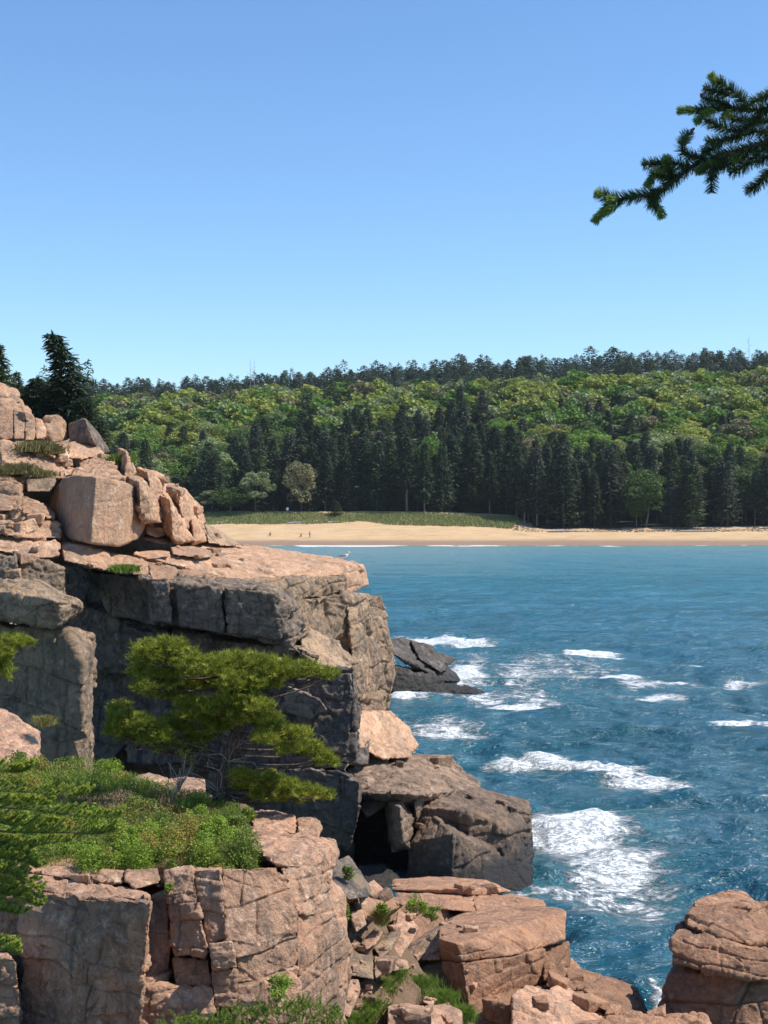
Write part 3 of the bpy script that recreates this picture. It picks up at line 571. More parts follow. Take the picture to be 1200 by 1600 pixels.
# ---- near wall
structure('near_wall', M['pink'], [
 S([(-100,1345,17.6),(400,1350,17.6),(470,1330,18.6),(540,1400,18.6),(548,1620,17.6),(300,1660,17),(-100,1660,17)], 2.5, drop=4, vox=2.5, amp=.4),
 S([(44,1389,16.4),(130,1404,15.9),(236,1409,15.35),(229,1452,15.4),(213,1600,15.6),(213,1660,15.6),(28,1660,16.2),(34,1480,16.3)], 1.2, tone=.55, amp=1.0, hi=1.2, shrink=.97),
 S([(130,1404,15.8),(236,1409,15.3),(229,1452,15.36),(222,1520,15.5),(140,1470,15.75)], 1.0, tone=.35, amp=.9, shrink=.98),
 S([(40,1337,17.6),(145,1344,17.4),(196,1358,17),(192,1380,16.6),(120,1375,16.6),(44,1362,16.9)], 1.4, tone=.7),
 S([(44,1364,17),(120,1374,16.7),(210,1390,16.4),(236,1401,16.1),(236,1410,15.9),(130,1404,16.1),(44,1389,16.5)], 1.2, tone=.75),
 S([(196,1358,17),(246,1358,17),(251,1380,16.6),(212,1389,16.4),(195,1376,16.5)], 1, tone=.6),
 S([(214,1408,16.5),(260,1393,16.6),(268,1475,16.2),(266,1532,16.1),(222,1545,15.9)], 1.2, tone=.65),
 S([(257,1361,16.4),(300,1357,16.3),(312,1420,16),(324,1480,15.85),(320,1494,15.85),(272,1492,16),(262,1400,16.2)], 1.2, tone=.8, hi=1.2),
 S([(304,1358,16.3),(344,1358,16.2),(353,1440,16),(350,1468,15.95),(325,1476,16),(311,1400,16.2)], 1.2, tone=.75),
 S([(346,1357,16.4),(430,1353,16.6),(456,1375,16.7),(463,1440,16.5),(466,1500,16.4),(466,1660,16.3),(372,1660,15.9),(372,1500,15.85),(353,1460,15.9)], 1.5, tone=.6, hi=1.15, amp=.8),
 S([(327,1475,15.65),(364,1470,15.65),(370,1512,15.6),(332,1515,15.6)], .8, tone=.85),
 S([(333,1517,15.8),(370,1514,15.8),(371,1575,15.75),(334,1572,15.75)], .8, tone=.6),
 S([(270,1495,16.1),(326,1498,16.05),(331,1545,15.9),(275,1540,15.95)], 1, tone=.45),
 S([(220,1538,15.75),(265,1531,15.9),(332,1544,15.8),(335,1600,15.6),(330,1660,15.6),(212,1660,15.6)], 1, tone=.7),
 S([(464,1426,16.9),(518,1431,17.4),(541,1456,17.7),(548,1482,17.8),(541,1545,17.6),(530,1640,17.4),(466,1640,16.4),(464,1500,16.4)], 1.5, tone=.35, amp=.7),
 S([(384,1289,19.6),(400,1296,19),(480,1311,18.2),(523,1317,18.2),(527,1335,18.2),(515,1380,17.9),(480,1356,17.3),(430,1351,16.9),(394,1326,17.6)], 2, tone=.9),
 S([(440,1358,16.9),(490,1352,17.4),(518,1393,17.7),(521,1433,17.6),(466,1429,16.7),(446,1382,16.7)], 1.6, tone=.85),
 S([(384,1268,20.6),(430,1268,20.8),(461,1275,20.4),(464,1303,19.4),(400,1297,19.2)], 1.5, tone=.8),
 S([(463,1278,20.2),(494,1277,20.2),(504,1291,19.8),(498,1311,19.2),(466,1302,19.2)], 1.3, tone=.5),
 S([(-60,1488,16),(12,1490,15.9),(24,1500,15.8),(31,1560,15.75),(33,1660,15.7),(-60,1660,15.8)], 1.2, tone=.5),
 S([(-60,1400,16.9),(40,1400,16.8),(40,1660,16.7),(-60,1660,16.8)], 1, tone=.3),
])
rock('rock_block', 'pink block behind the bare shrub to the left of the pine trunk', 'rock', M['pink'], [S([(262,1217,24),(290,1213,24.6),(320,1218,24.2),(321,1244,23.4),(262,1244,23.2)], 1, tone=.6, amp=.6)])
rock('rock_block', 'rounded pink block among green shrubs, left of the bare shrub', 'rock', M['pink'], [S([(202,1216,24),(232,1208,25),(262,1216,24.6),(262,1242,23.6),(204,1240,23.2)], 1, tone=.8, amp=.6)])
rock('stone', 'small pink stone just right of the pine trunk base', 'stone', M['pink'], [S([(345,1262,21.6),(368,1255,22),(384,1268,21.6),(378,1278,21),(350,1276,20.8)], .5, tone=.8, amp=.6)])
structure('shelf_soil', M['soil'], [S([(-150,1348,17.3),(250,1352,17.3),(400,1352,17.4),(436,1300,19.8),(390,1264,21.8),(330,1248,23),(200,1212,25),(-150,1190,25.5)], .8, drop=7, vox=2, amp=.4)])
# ---- broken stones lying where the slopes can hold them
bpy.context.view_layer.update(); DG = bpy.context.evaluated_depsgraph_get()
def hit(px, py):
    a = P(px, py, 1.0)-np.array((0, 0, CAMH)); d = Vector(a).normalized()
    ok, loc, nor, *_ = scene.ray_cast(DG, Vector((0, 0, CAMH)), d); return (np.array(loc), np.array(nor)) if ok else (None, None)
def block_at(loc, r, rr_, tone, flat=.6):
    pts = [np.array((rr_.uniform(.6, 1.1)*r*sx_, rr_.uniform(.6, 1.1)*r*sy_*.8, rr_.uniform(.5, 1)*r*flat*sz_)) for sx_ in (-1, 1) for sy_ in (-1, 1) for sz_ in (-1, 1)]
    a = rr_.uniform(0, 3.1); c, s_ = math.cos(a), math.sin(a); ti = rr_.uniform(-.35, .35)
    out = []
    for p in pts:
        q = np.array((p[0]*c-p[1]*s_, p[0]*s_+p[1]*c, p[2]+p[0]*ti)); w = loc+q; out.append((*pix(w), w[1]))
    return dict(pts=out, t=.01, shrink=1.0, tone=tone, amp=.6, rnd=1, bed=1.5, joint=2, hi=1.7)
def scatter(name, mat, boxes, seed, kind='structure', label=None, lim=200):
    rr_ = random.Random(seed); ps = []
    for (x0, y0, x1, y1, n, r0, r1, dmin, dmax) in boxes:
        for k in range(n):
            px, py = rr_.uniform(x0, x1), rr_.uniform(y0, y1); loc, nor = hit(px, py)
            if loc is None or not (dmin < loc[1] < dmax) or nor[2] < .35: continue
            r = r0*(r1/r0)**(rr_.random()**1.7); ps.append(block_at(loc+np.array((0, 0, r*.15)), r, rr_, rr_.uniform(.1, 1.1)))
    V, f, tt = merge([hull_piece(**s) for s in ps]); print(name, len(ps))
    tag(link(name, mesh_np(name, V, f, mat, True, {'tone': tt})), label, 'stones' if kind == 'stuff' else None, None, kind)
scatter('headland_blocks', M['headtop'], [(0, 640, 330, 860, 55, .18, .55, 50, 90), (200, 700, 340, 850, 22, .2, .55, 50, 90), (0, 800, 120, 900, 16, .2, .5, 45, 70), (240, 845, 420, 900, 14, .12, .35, 50, 80)], 3)
scatter('shore_blocks', M['low'], [(560, 1180, 830, 1330, 16, .2, .6, 48, 70)], 4)
scatter('foreshore_blocks', M['rust'], [(740, 1500, 1030, 1600, 9, .15, .45, 24, 36), (612, 1370, 860, 1430, 6, .1, .25, 30, 44)], 5)
scatter('gully_rubble', M['pink'], [(520, 1400, 740, 1600, 80, .05, .26, 20, 34), (540, 1480, 740, 1600, 70, .03, .10, 20, 34)], 6, 'stuff', 'broken pink stones and rubble filling the gully floor')
# ============================================================ VEGETATION
def cards(C, U, Wd):
    """quads: centre line from C to C+U, half width Wd"""
    V = np.stack([C-Wd, C+Wd, C+U+Wd*.45, C+U-Wd*.45], 1).reshape(-1, 3)
    return V, np.arange(len(V), dtype=np.int32).reshape(-1, 4)
def leaves(C, rs, size, up=.3):
    n = len(C); a = rs.randn(n, 3); a /= np.linalg.norm(a, axis=1)[:, None]; a[:, 2] *= .7
    b = np.cross(a, rs.randn(n, 3)); b /= np.maximum(np.linalg.norm(b, axis=1), 1e-6)[:, None]
    s = size*rs.uniform(.6, 1.3, n)[:, None]
    V = np.stack([C-a*s*.5, C+b*s*.32, C+a*s*.5, C-b*s*.32], 1).reshape(-1, 3)
    return V, np.arange(len(V), dtype=np.int32).reshape(-1, 4)
def tones(name, V, f, mat, tone, k=4):
    return mesh_np(name, V, f, mat, attrs={'tone': np.repeat(tone, k)})
def cat(parts):
    V = []; Fs = []; o = 0
    for v, f in parts:
        if len(v) == 0: continue
        V.append(v); Fs.append(f+o); o += len(v)
    return np.concatenate(V), np.concatenate(Fs)
def tube(pts, radii, k=6):
    pts = np.asarray(pts, float); n = len(pts); T = np.gradient(pts, axis=0); T /= np.maximum(np.linalg.norm(T, axis=1), 1e-9)[:, None]
    ref = np.array((0, 0, 1.)) if abs(T[0, 2]) < .8 else np.array((1., 0, 0)); A = np.cross(T, ref); A /= np.maximum(np.linalg.norm(A, axis=1), 1e-9)[:, None]; B = np.cross(T, A)
    an = np.arange(k)*2*math.pi/k; r = np.broadcast_to(np.asarray(radii, float), (n,))
    V = (pts[:, None]+(A[:, None]*np.cos(an)[None, :, None]+B[:, None]*np.sin(an)[None, :, None])*r[:, None, None]).reshape(-1, 3)
    I = np.arange(n*k).reshape(n, k); J = np.roll(I, -1, 1)
    return V, np.stack([I[:-1], J[:-1], J[1:], I[1:]], -1).reshape(-1, 4)
def smooth_path(pts, n=16):
    pts = np.asarray(pts, float); m = len(pts); t = np.linspace(0, m-1, n); i = np.clip(t.astype(int), 0, m-2); f = (t-i)[:, None]
    p0 = pts[np.maximum(i-1, 0)]; p1 = pts[i]; p2 = pts[i+1]; p3 = pts[np.minimum(i+2, m-1)]
    return .5*((2*p1)+(p2-p0)*f+(2*p0-5*p1+4*p2-p3)*f*f+(3*p1-p0-3*p2+p3)*f**3)

M['spr'] = leafmat('spruce_needles', (.030, .052, .026), (.055, .085, .036), (.085, .115, .05), .25)
M['spr2'] = leafmat('spruce_needles_grey', (.045, .064, .042), (.075, .088, .052), (.11, .11, .068), .2)
M['spr3'] = leafmat('spruce_needles_olive', (.042, .068, .020), (.072, .098, .030), (.11, .12, .045), .2)
M['lf_bright'] = leafmat('leaves_bright_green', (.12, .215, .035), (.19, .30, .05), (.27, .36, .08), .35)
M['lf_yellow'] = leafmat('leaves_yellow_green', (.25, .29, .055), (.36, .385, .085), (.43, .43, .13), .35)
M['lf_pale'] = leafmat('leaves_pale_green', (.22, .27, .11), (.31, .355, .165), (.40, .42, .24), .3)
M['lf_mid'] = leafmat('leaves_mid_green', (.07, .125, .03), (.105, .17, .042), (.15, .21, .06), .3)
M['lf_tan'] = leafmat('leaves_budding_tan', (.19, .18, .085), (.27, .24, .12), (.32, .30, .14), .25)
M['bark'] = barkmat('bark_grey', (.10, .08, .065), (.22, .19, .16), 3)
M['barkp'] = barkmat('bark_pine', (.055, .038, .03), (.16, .11, .085), 30)
M['deadwood'] = barkmat('dead_wood', (.22, .20, .18), (.40, .37, .33), 30)

LT = {}
def spruce_mesh(H, Rr, seed, nb=150, leaf=.55, per=16, lean=(0, 0), ragged=.25, base=.06, pw=.85, wr=.17):
    rs = np.random.RandomState(seed); P_ = []; Cs = []; Us = []; Ws = []
    tx = lambda h: np.array((lean[0]*(max(h, 0)/H)**1.6, lean[1]*(max(h, 0)/H)**1.6, h))
    for k in range(nb):
        u = (k+rs.rand())/nb; h = H*(base+(1-base)*u**.92); L = Rr*((1-u)**pw)*(1-ragged+2*ragged*rs.rand())*(1.0 if u > .12 else .6+u*3)+leaf*.35
        a = k*2.399+rs.randn()*.3; d = np.array((math.cos(a), math.sin(a), 0)); side = np.array((-d[1], d[0], 0))
        n = max(3, int(per*(.35+L/Rr))); t = rs.uniform(.12, 1, n)
        sl = .25*u-.28*(1-u)
        C = tx(h)[None]+d[None]*(L*t)[:, None]; C[:, 2] += L*(sl*t+.16*t*t)
        lat = rs.uniform(-1, 1, n)*.38*L*(1-t*.75); C += side[None]*lat[:, None]; C[:, 2] -= np.abs(lat)*.25
        dirv = d[None]*.8+side[None]*np.sign(lat)[:, None]*.6+rs.randn(n, 3)*.25; dirv[:, 2] -= .28
        dirv /= np.linalg.norm(dirv, axis=1)[:, None]; ll = leaf*rs.uniform(.6, 1.25, n)
        w = np.cross(dirv, np.array((0, 0, 1.))+rs.randn(n, 3)*.5); w /= np.linalg.norm(w, axis=1)[:, None]
        Cs.append(C); Us.append(dirv*ll[:, None]); Ws.append(w*(ll*wr)[:, None])
    m = 14; hs = rs.uniform(.9, 1.01, m)*H; Cs.append(np.array([tx(h) for h in hs])); dv = rs.randn(m, 3)*.35; dv[:, 2] = .9; Us.append(dv*leaf*.8); w = rs.randn(m, 3); w[:, 2] = 0; Ws.append(w/np.linalg.norm(w, axis=1)[:, None]*leaf*.11)
    V, f = cards(np.concatenate(Cs), np.concatenate(Us), np.concatenate(Ws))
    tr = tube([tx(h) for h in np.linspace(-.3, H*.97, 7)], np.linspace(H*.016, H*.002, 7), 6)
    return (V, f), tr
def broad_mesh(H, Rr, seed, lobes=30, n=4200, leaf=.55, crown0=.22, sparse=False):
    rs = np.random.RandomState(seed); TN_ = []; cz = H*(crown0+1)/2; hz = H*(1-crown0)/2; Cs = []; tubes = [tube(smooth_path([(0, 0, -.3), (rs.randn()*.2, rs.randn()*.2, H*.3), (rs.randn()*.4, rs.randn()*.4, H*.72)], 8), np.linspace(H*.02, H*.006, 8), 6)]
    for k in range(lobes):
        a = k*2.399; zz = rs.uniform(-.85, .95); rr_ = math.sqrt(max(0, 1-zz*zz))*rs.uniform(.55, .95)
        c = np.array((math.cos(a)*rr_*Rr*.8, math.sin(a)*rr_*Rr*.8, cz+zz*hz*.82)); r = Rr*rs.uniform(.22, .42)
        m = n//lobes; v = rs.randn(m, 3); v /= np.linalg.norm(v, axis=1)[:, None]; v *= (rs.uniform(.55, 1.05, m)**.5)[:, None]
        v[:, 2] = v[:, 2]*.75+.1; Cs.append(c+v*r); TN_.append(np.full(m, rs.rand()))
        if k % 3 == 0: tubes.append(tube(smooth_path([(0, 0, H*.22+.3*c[2]*.4), c*.5+np.array((0, 0, H*.2)), c], 6), np.linspace(H*.009, H*.002, 6), 4))
    V, f = leaves(np.concatenate(Cs), rs, leaf); LT['t'] = np.concatenate(TN_)
    return (V, f), cat(tubes)

# far forest: variants share their mesh data
con = []; bro = []
for k in range(7):
    (cr, tr) = spruce_mesh(20, [3.4, 4.2, 3.0, 3.8, 4.6, 3.2, 3.6][k], 100+k, nb=190, per=15, leaf=.95, ragged=.3, lean=((k-3)*.15, 0), base=[.05, .1, .22, .04, .08, .16, .3][k])
    con.append((tones('crown', *cr, M['spr'], np.random.RandomState(k).rand(len(cr[1]))), mesh_np('trunk', *tr, M['bark'])))
for k in range(6):
    (cr, tr) = broad_mesh(13, [4.4, 5.2, 4.0, 4.8, 3.6, 5.0][k], 200+k, lobes=[26, 34, 22, 30, 20, 36][k], n=6400, leaf=.50)
    bro.append((tones('crown', *cr, M['lf_mid'], LT['t']), mesh_np('trunk', *tr, M['bark'])))
def tree_inst(name, meshes, loc, sc, rz, mat, label, cat_, group):
    e = empty(name, loc, label, cat_, group); e.scale = sc; e.rotation_euler = (0, 0, rz)
    for nm, me in (('crown', meshes[0]), ('trunk', meshes[1])):
        o = bpy.data.objects.new(nm, me); COL.objects.link(o); o.parent = e
        if nm == 'crown': o.material_slots[0].link = 'OBJECT'; o.material_slots[0].material = mat
    return e
rt = random.Random(12)
zone = lambda px: ['far left', 'left', 'left of centre', 'right of centre', 'right', 'far right'][int(np.searchsorted([330, 480, 650, 820, 1000], px))]
cand = []
y = 392.0
while y < 530:
    step = 4.6+ (y-392)*.016; x0 = P(-60, 0, y)[0]; x1 = P(1290, 0, y)[0]; x = x0+rt.random()*step
    while x < x1:
        xx = x+rt.uniform(-.4, .4)*step; yy = y+rt.uniform(-2, 2); px = 600+xx/yy*F
        if yy < 400 and px < 800 and yy < 396+ (2 if px > 480 else 7): x += step; continue
        if px < 150: x += step; continue
        z = ground_z(xx, yy); u = (yy-395)/130
        nz = float(fbm(np.array([[xx*.03, yy*.05, 3.]]), 3, 44)[0])
        pc = np.interp(u, [0, .18, .35, .6, 1], [.90, .76, .42, .20, .14])+nz*.55
        pc += -.30 if px < 350 and u > .12 else 0
        pc += -.12 if px > 950 and u > .35 else 0
        pc += .25 if 480 < px < 820 and u < .55 else 0
        pc -= .28 if px > 820 and u > .10 else 0
        pc -= .3 if px < 470 and u > .05 else 0
        cand.append((xx, yy, z, px, u, rt.random() < pc)); x += step
    y += 4.6
rt.shuffle(cand)
cand.sort(key=lambda c: c[1])
nc = nb_ = 0; stuffC = []; stuffB = []
for (xx, yy, z, px, u, isc) in cand:
    if isc:
        h = rt.uniform(13, 22)*(1-.35*u)*(1.12 if 380 < px < 800 else .95); w = h*rt.uniform(.85, 1.25)
        if u < .2 and rt.random() < .25: h *= .6
        ck = rt.choices(['spr', 'spr2', 'spr3'], [.62, .22, .16])[0]; mt = M[ck]; cn_ = {'spr': 'dark green', 'spr2': 'greyish', 'spr3': 'olive'}[ck]; sz_ = 'tall' if h > 18 else ('middling' if h > 14 else 'short')
        if nc < 300:
            nc += 1; row = 'front' if u < .2 else ('middle' if u < .5 else 'upper')
            tree_inst('spruce_tree', con[rt.randrange(7)], (xx, yy, z), (w/20, w/20, h/20), rt.uniform(0, 6.28), mt, f'{sz_} {cn_} spruce, {row} rows, {zone(px)}, of the wooded hillside behind the beach', 'spruce', f'{sz_} {cn_} spruces, {row} rows, {zone(px)}')
        else: stuffC.append((xx, yy, z, w/20, h/20))
    else:
        h = rt.uniform(9, 15.5); w = h*rt.uniform(1.0, 1.6)
        nz = float(fbm(np.array([[xx*.045, yy*.07, 9.]]), 2, 71)[0])
        if u > .62: ks = ['lf_yellow', 'lf_bright', 'lf_pale', 'lf_tan', 'lf_mid']; wg = [.48, .18, .18, .08, .08]
        elif u > .3: ks = ['lf_yellow', 'lf_bright', 'lf_pale', 'lf_tan', 'lf_mid']; wg = [.26, .34, .12, .06, .22]
        else: ks = ['lf_yellow', 'lf_bright', 'lf_pale', 'lf_tan', 'lf_mid']; wg = [.03, .15, .1, .12, .6]
        mk = rt.choices(ks, wg)[0]
        if nb_ < 300:
            nb_ += 1; cl = {'lf_yellow': 'yellow green', 'lf_bright': 'bright green', 'lf_pale': 'pale grey green', 'lf_tan': 'tan budding', 'lf_mid': 'mid green'}[mk]
            tree_inst('broadleaf_tree', bro[rt.randrange(6)], (xx, yy, z), (w/13, w/13, h/13), rt.uniform(0, 6.28), M[mk], f'{cl} rounded tree, {zone(px)} {"upper" if u > .6 else "lower"} hillside behind the beach', 'tree', f'{cl} trees, {zone(px)} {"upper" if u > .6 else "lower"} hillside')
        else: stuffB.append((xx, yy, z, w/13, h/13, mk))
# picked-out trees of the far shore
def solo(px, py, d, h, w, kind, k, mat, label, name):
    p = P(px, py, d); z = ground_z(p[0], p[1])
    ms = con if kind == 'c' else bro; b = 20 if kind == 'c' else 13
    tree_inst(name, ms[k], (p[0], p[1], z), (w/b, w/b, h/b), k*1.1, M[mat], label, 'tree', None)
solo(1080, 825, 388, 14, 17, 'c', 4, 'spr3', 'lone olive green spruce standing forward at the right end of the beach', 'spruce_tree')
solo(525, 808, 394, 4.2, 9, 'c', 1, 'spr3', 'small squat conifer at the back of the dune grass', 'spruce_tree')
solo(670, 700, 412, 21, 13, 'b', 1, 'lf_bright', 'tall bright green tree standing out among the middle dark spruces', 'broadleaf_tree')
solo(470, 780, 400, 16, 14, 'b', 3, 'lf_tan', 'olive tan tree with thin foliage among the front spruces', 'broadleaf_tree')
solo(400, 800, 398, 11, 15, 'b', 0, 'lf_pale', 'grey green bushy tree behind the dune grass on the left', 'broadleaf_tree')
solo(360, 800, 397, 7, 16, 'b', 5, 'lf_mid', 'low wide green bush behind the dune grass at its left end', 'broadleaf_tree')
solo(330, 800, 398, 6, 15, 'b', 2, 'lf_pale', 'low pale bush next to the rocky slope at the back of the beach', 'broadleaf_tree')
# ridge and far wood: one mass
rs = np.random.RandomState(8)
(lc, _), = [spruce_mesh(20, 4.6, 301, nb=46, per=8, leaf=1.5, ragged=.45, wr=.2)]
(lc2, _), = [spruce_mesh(20, 6.2, 302, nb=50, per=11, leaf=1.7, ragged=.6, pw=.6, base=.2, wr=.22)]
(lb, _), = [broad_mesh(13, 4.6, 303, lobes=16, n=800, leaf=1.25)]
Vs = [];  Fs = []; mi = []; off = 0
def put(mesh, x, y, z, sx_, sz, m):
    global off
    a = rs.uniform(0, 6.28); c, s = math.cos(a), math.sin(a); V, f = mesh
    W_ = np.stack([(V[:, 0]*c-V[:, 1]*s)*sx_+x, (V[:, 0]*s+V[:, 1]*c)*sx_+y, V[:, 2]*sz+z], 1)
    Vs.append(W_); Fs.append(f+off); mi.append(np.full(len(f), m)); off += len(W_)
KM = ['spr', 'spr2', 'lf_yellow', 'lf_bright', 'lf_pale', 'lf_tan', 'lf_mid', 'spr3']
for (x, y, z, w, h) in stuffC: put(lc, x, y, z, w, h, 0)
for (x, y, z, w, h, mk) in stuffB: put(lb, x, y, z, w, h, KM.index(mk))
y = 527.
while y < 665:
    x = P(-80, 0, y)[0]
    while x < P(1300, 0, y)[0]:
        xx = x+rs.uniform(-2, 2); yy = y+rs.uniform(-3, 3); px = 600+xx/yy*F; z = float(hill_z(xx, yy)); u = (yy-527)/130
        py_ = HZ+(CAMH-z)/yy*F
        pass
        if u < .25:
            if rs.rand() < .55: put(lb, xx, yy, z, rs.uniform(.7, 1.1), rs.uniform(.6, .95), [4, 5, 2, 4, 5][rs.randint(5)])
            else: put(lc, xx, yy, z, rs.uniform(.4, .7), rs.uniform(.35, .6), [0, 1, 7][rs.randint(3)])
        elif rs.rand() < .85:
            sc = rs.uniform(.26, .50)*(1.25 if rs.rand() < .08 else 1); put([lc, lc2, lc2][rs.randint(3)], xx, yy, z, sc*rs.uniform(.9, 1.4), sc, [0, 7, 1, 0][rs.randint(4)])
        x += 4.3
    y += 6
# side woods beyond the picture
for k in range(800):
    s = rs.choice([-1, 1]); xx = s*rs.uniform(60, 420); yy = rs.uniform(400, 620); px = 600+xx/yy*F
    if 150 < px < 1280: continue
    put(lc if rs.rand() < .6 else lb, xx, yy, float(hill_z(xx, yy)), rs.uniform(.8, 1.1), rs.uniform(.7, 1), 0 if rs.rand() < .6 else 6)
me = mesh_np('distant_wood', np.concatenate(Vs), np.concatenate(Fs), mats=[M[k] for k in KM], midx=np.concatenate(mi))
tag(link('distant_wood', me), kind='stuff', label='distant wood of small dark conifers along the ridge behind the hillside trees', cat='wood')
def snag(px, py, d, h, lab):
    p = P(px, py, d); p[2] = float(hill_z(p[0], p[1])); top = P(px, py, d)[2]; r_ = random.Random(int(px)); T = [tube([p, (p[0]+.1, p[1], (p[2]+top)/2), (p[0], p[1], top)], [.16, .10, .03], 5)]
    for k in range(9):
        zz = top-.5-k*.8; a = r_.uniform(0, 6.28); L = .5+k*.16; T.append(tube([(p[0], p[1], zz), (p[0]+math.cos(a)*L, p[1]+math.sin(a)*L, zz+.3)], [.07, .03], 4))
    V, f = cat(T); o = link('dead_tree', mesh_np('dead_tree', V, f, M['deadwood'], True), origin=tuple(p)); tag(o, lab, 'tree')
snag(1170, 524, 640, 20, 'grey dead tree spike highest above the ridge at the far right')
snag(391, 561, 600, 20, 'thin bare dead tree poking above the ridge at the left')
snag(397, 563, 605, 20, 'second thin bare dead tree just right of the first on the left ridge')
def ledge_d(px, py):
    for d in np.arange(540, 660, 1.0):
        z = float(hill_z((px-600)/F*d, d))
        if HZ+(CAMH-z)/d*F <= py+6: return d
    return 600.
def LG(px, py, rx, ry):
    d = ledge_d(px, py)-4; return S([(px-rx, py-2, d+1), (px-rx*.3, py-ry, d+3), (px+rx*.6, py-ry*.8, d+3), (px+rx, py, d+1), (px+rx*.8, py+ry, d-2), (px-rx*.8, py+ry, d-2)], 6, amp=.5)

# skyline spruces on the left rocky slope
def slope_tree(name, px, ptop, pbase, d, wpx, seed, lab, lean=0, nb=150, per=20, mat='spr', pw=.85, ragged=.3, base=.03):
    b = P(px, pbase, d); H = (pbase-ptop)/F*d; Rr = wpx/F*d
    cr, tr = spruce_mesh(H, Rr, seed, nb=nb, per=per, leaf=H*.085, lean=(lean/F*d, 0), ragged=ragged, pw=pw, base=base, wr=.13)
    e = empty(name, tuple(b), lab, 'spruce')
    o = link('crown', mesh_np('crown', cr[0]+b, cr[1], M[mat]), e); o = link('trunk', mesh_np('trunk', tr[0]+b, tr[1], M['bark']), e)
slope_tree('windswept_spruce', 128, 522, 690, 82, 21, 11, 'tall windswept dark spruce leaning left above the rocky slope', lean=-48, pw=.7, nb=150, per=14, ragged=.65)
slope_tree('spruce_tree', 58, 592, 690, 84, 34, 12, 'wide dark spruce left of the windswept one', nb=190, per=20, pw=.55, ragged=.4)
slope_tree('spruce_tree', 132, 622, 705, 80, 30, 13, 'low dark spruce in front of the windswept one', nb=150, pw=.5, ragged=.4)
slope_tree('spruce_tree', 156, 655, 725, 79, 24, 14, 'small dark spruce lowest on the slope at the right of the group', nb=120, pw=.6, ragged=.4)
slope_tree('spruce_tree', 92, 588, 690, 83, 30, 17, 'bushy dark spruce between the wide one and the windswept one', nb=170, pw=.5, ragged=.4)
slope_tree('spruce_tree', -6, 540, 640, 78, 20, 15, 'olive spruce cut off by the left edge of the picture', nb=130, mat='spr3', pw=.5, ragged=.5)
slope_tree('spruce_tree', 26, 582, 650, 84, 20, 16, 'small green spruce between the edge tree and the wide spruce', nb=120, mat='spr3')

# ---------------- pine on the shelf
M['pine'] = leafmat('pine_needles', (.14, .175, .02), (.31, .33, .035), (.48, .46, .08), .35, .5)
M['pine_d'] = leafmat('pine_needles_dark', (.055, .085, .014), (.10, .13, .02), (.16, .15, .035), .25, .5)
def pine_clumps(C, rs, L=.075, n=20, w=.0045):
    """brush-like needle tufts at points C"""
    m = len(C); D = rs.randn(m, n, 3); D[:, :, 2] = np.abs(D[:, :, 2])*.9+.15; D /= np.linalg.norm(D, axis=2)[:, :, None]
    ax = rs.randn(m, 1, 3)*.45; D = D+ax; D /= np.linalg.norm(D, axis=2)[:, :, None]
    l = L*rs.uniform(.6, 1.15, (m, n, 1)); Wv = np.cross(D, rs.randn(m, n, 3)); Wv /= np.linalg.norm(Wv, axis=2)[:, :, None]
    C0 = np.repeat(C[:, None], n, 1)+D*L*.12+rs.randn(m, n, 3)*L*.1
    V = np.stack([C0-Wv*w, C0+Wv*w, C0+D*l], 2).reshape(-1, 3)
    return V, np.arange(len(V), dtype=np.int32).reshape(-1, 3)
PADS = [(232,1022,28,20),(262,1012,28,15),(290,1030,28,16),(240,1050,36,20),(280,1060,38,20),(225,1075,22,10),(262,1085,32,14),(315,1045,34,20),(350,1040,34,18),(335,1068,44,20),(385,1040,34,18),(378,1066,38,18),(420,1044,34,17),(412,1068,30,14),(450,1052,30,16),(478,1048,24,13),(500,1054,20,11),(518,1054,13,9),(300,1098,26,10),
 (188,1115,20,16),(182,1140,18,20),(205,1150,26,20),(222,1132,20,14),(240,1150,28,20),(262,1165,22,16),(275,1135,28,18),(300,1118,24,14),(312,1150,22,20),(300,1172,20,12),(290,1100,18,10),
 (345,1105,34,16),(360,1125,34,20),(335,1135,26,16),(385,1120,30,18),(400,1105,26,12),(372,1090,40,12),
 (418,1130,26,16),(438,1145,26,16),(415,1155,22,12),(460,1160,26,14),(485,1172,22,12),(505,1185,18,10),(518,1192,10,6),(470,1148,18,9),(450,1172,22,8),
 (385,1225,24,14),(410,1222,28,15),(440,1228,26,13),(465,1234,24,11),(490,1240,20,9),(508,1244,12,7),(420,1243,30,10),(455,1248,24,8),(375,1212,16,8)]
rs = np.random.RandomState(2); D0 = 20.6
base = P(340, 1268, D0)
e = empty('pine_tree', tuple(base), 'small crooked pine with flat olive green needle pads growing on the grassy shelf', 'pine')
tw = [P(338, 1272, D0), P(345, 1238, D0), P(350, 1205, D0+.05), P(362, 1165, D0), P(372, 1125, D0+.1), P(365, 1085, D0+.1), P(350, 1050, D0)]
trunk = smooth_path(tw, 26); T = [tube(trunk, np.interp(np.linspace(0, 1, 26), [0, .1, .4, 1], [.14, .11, .085, .025])*(1+.1*np.sin(np.arange(26)*1.9)), 10)]
lim = []; nd = []; ndk = []
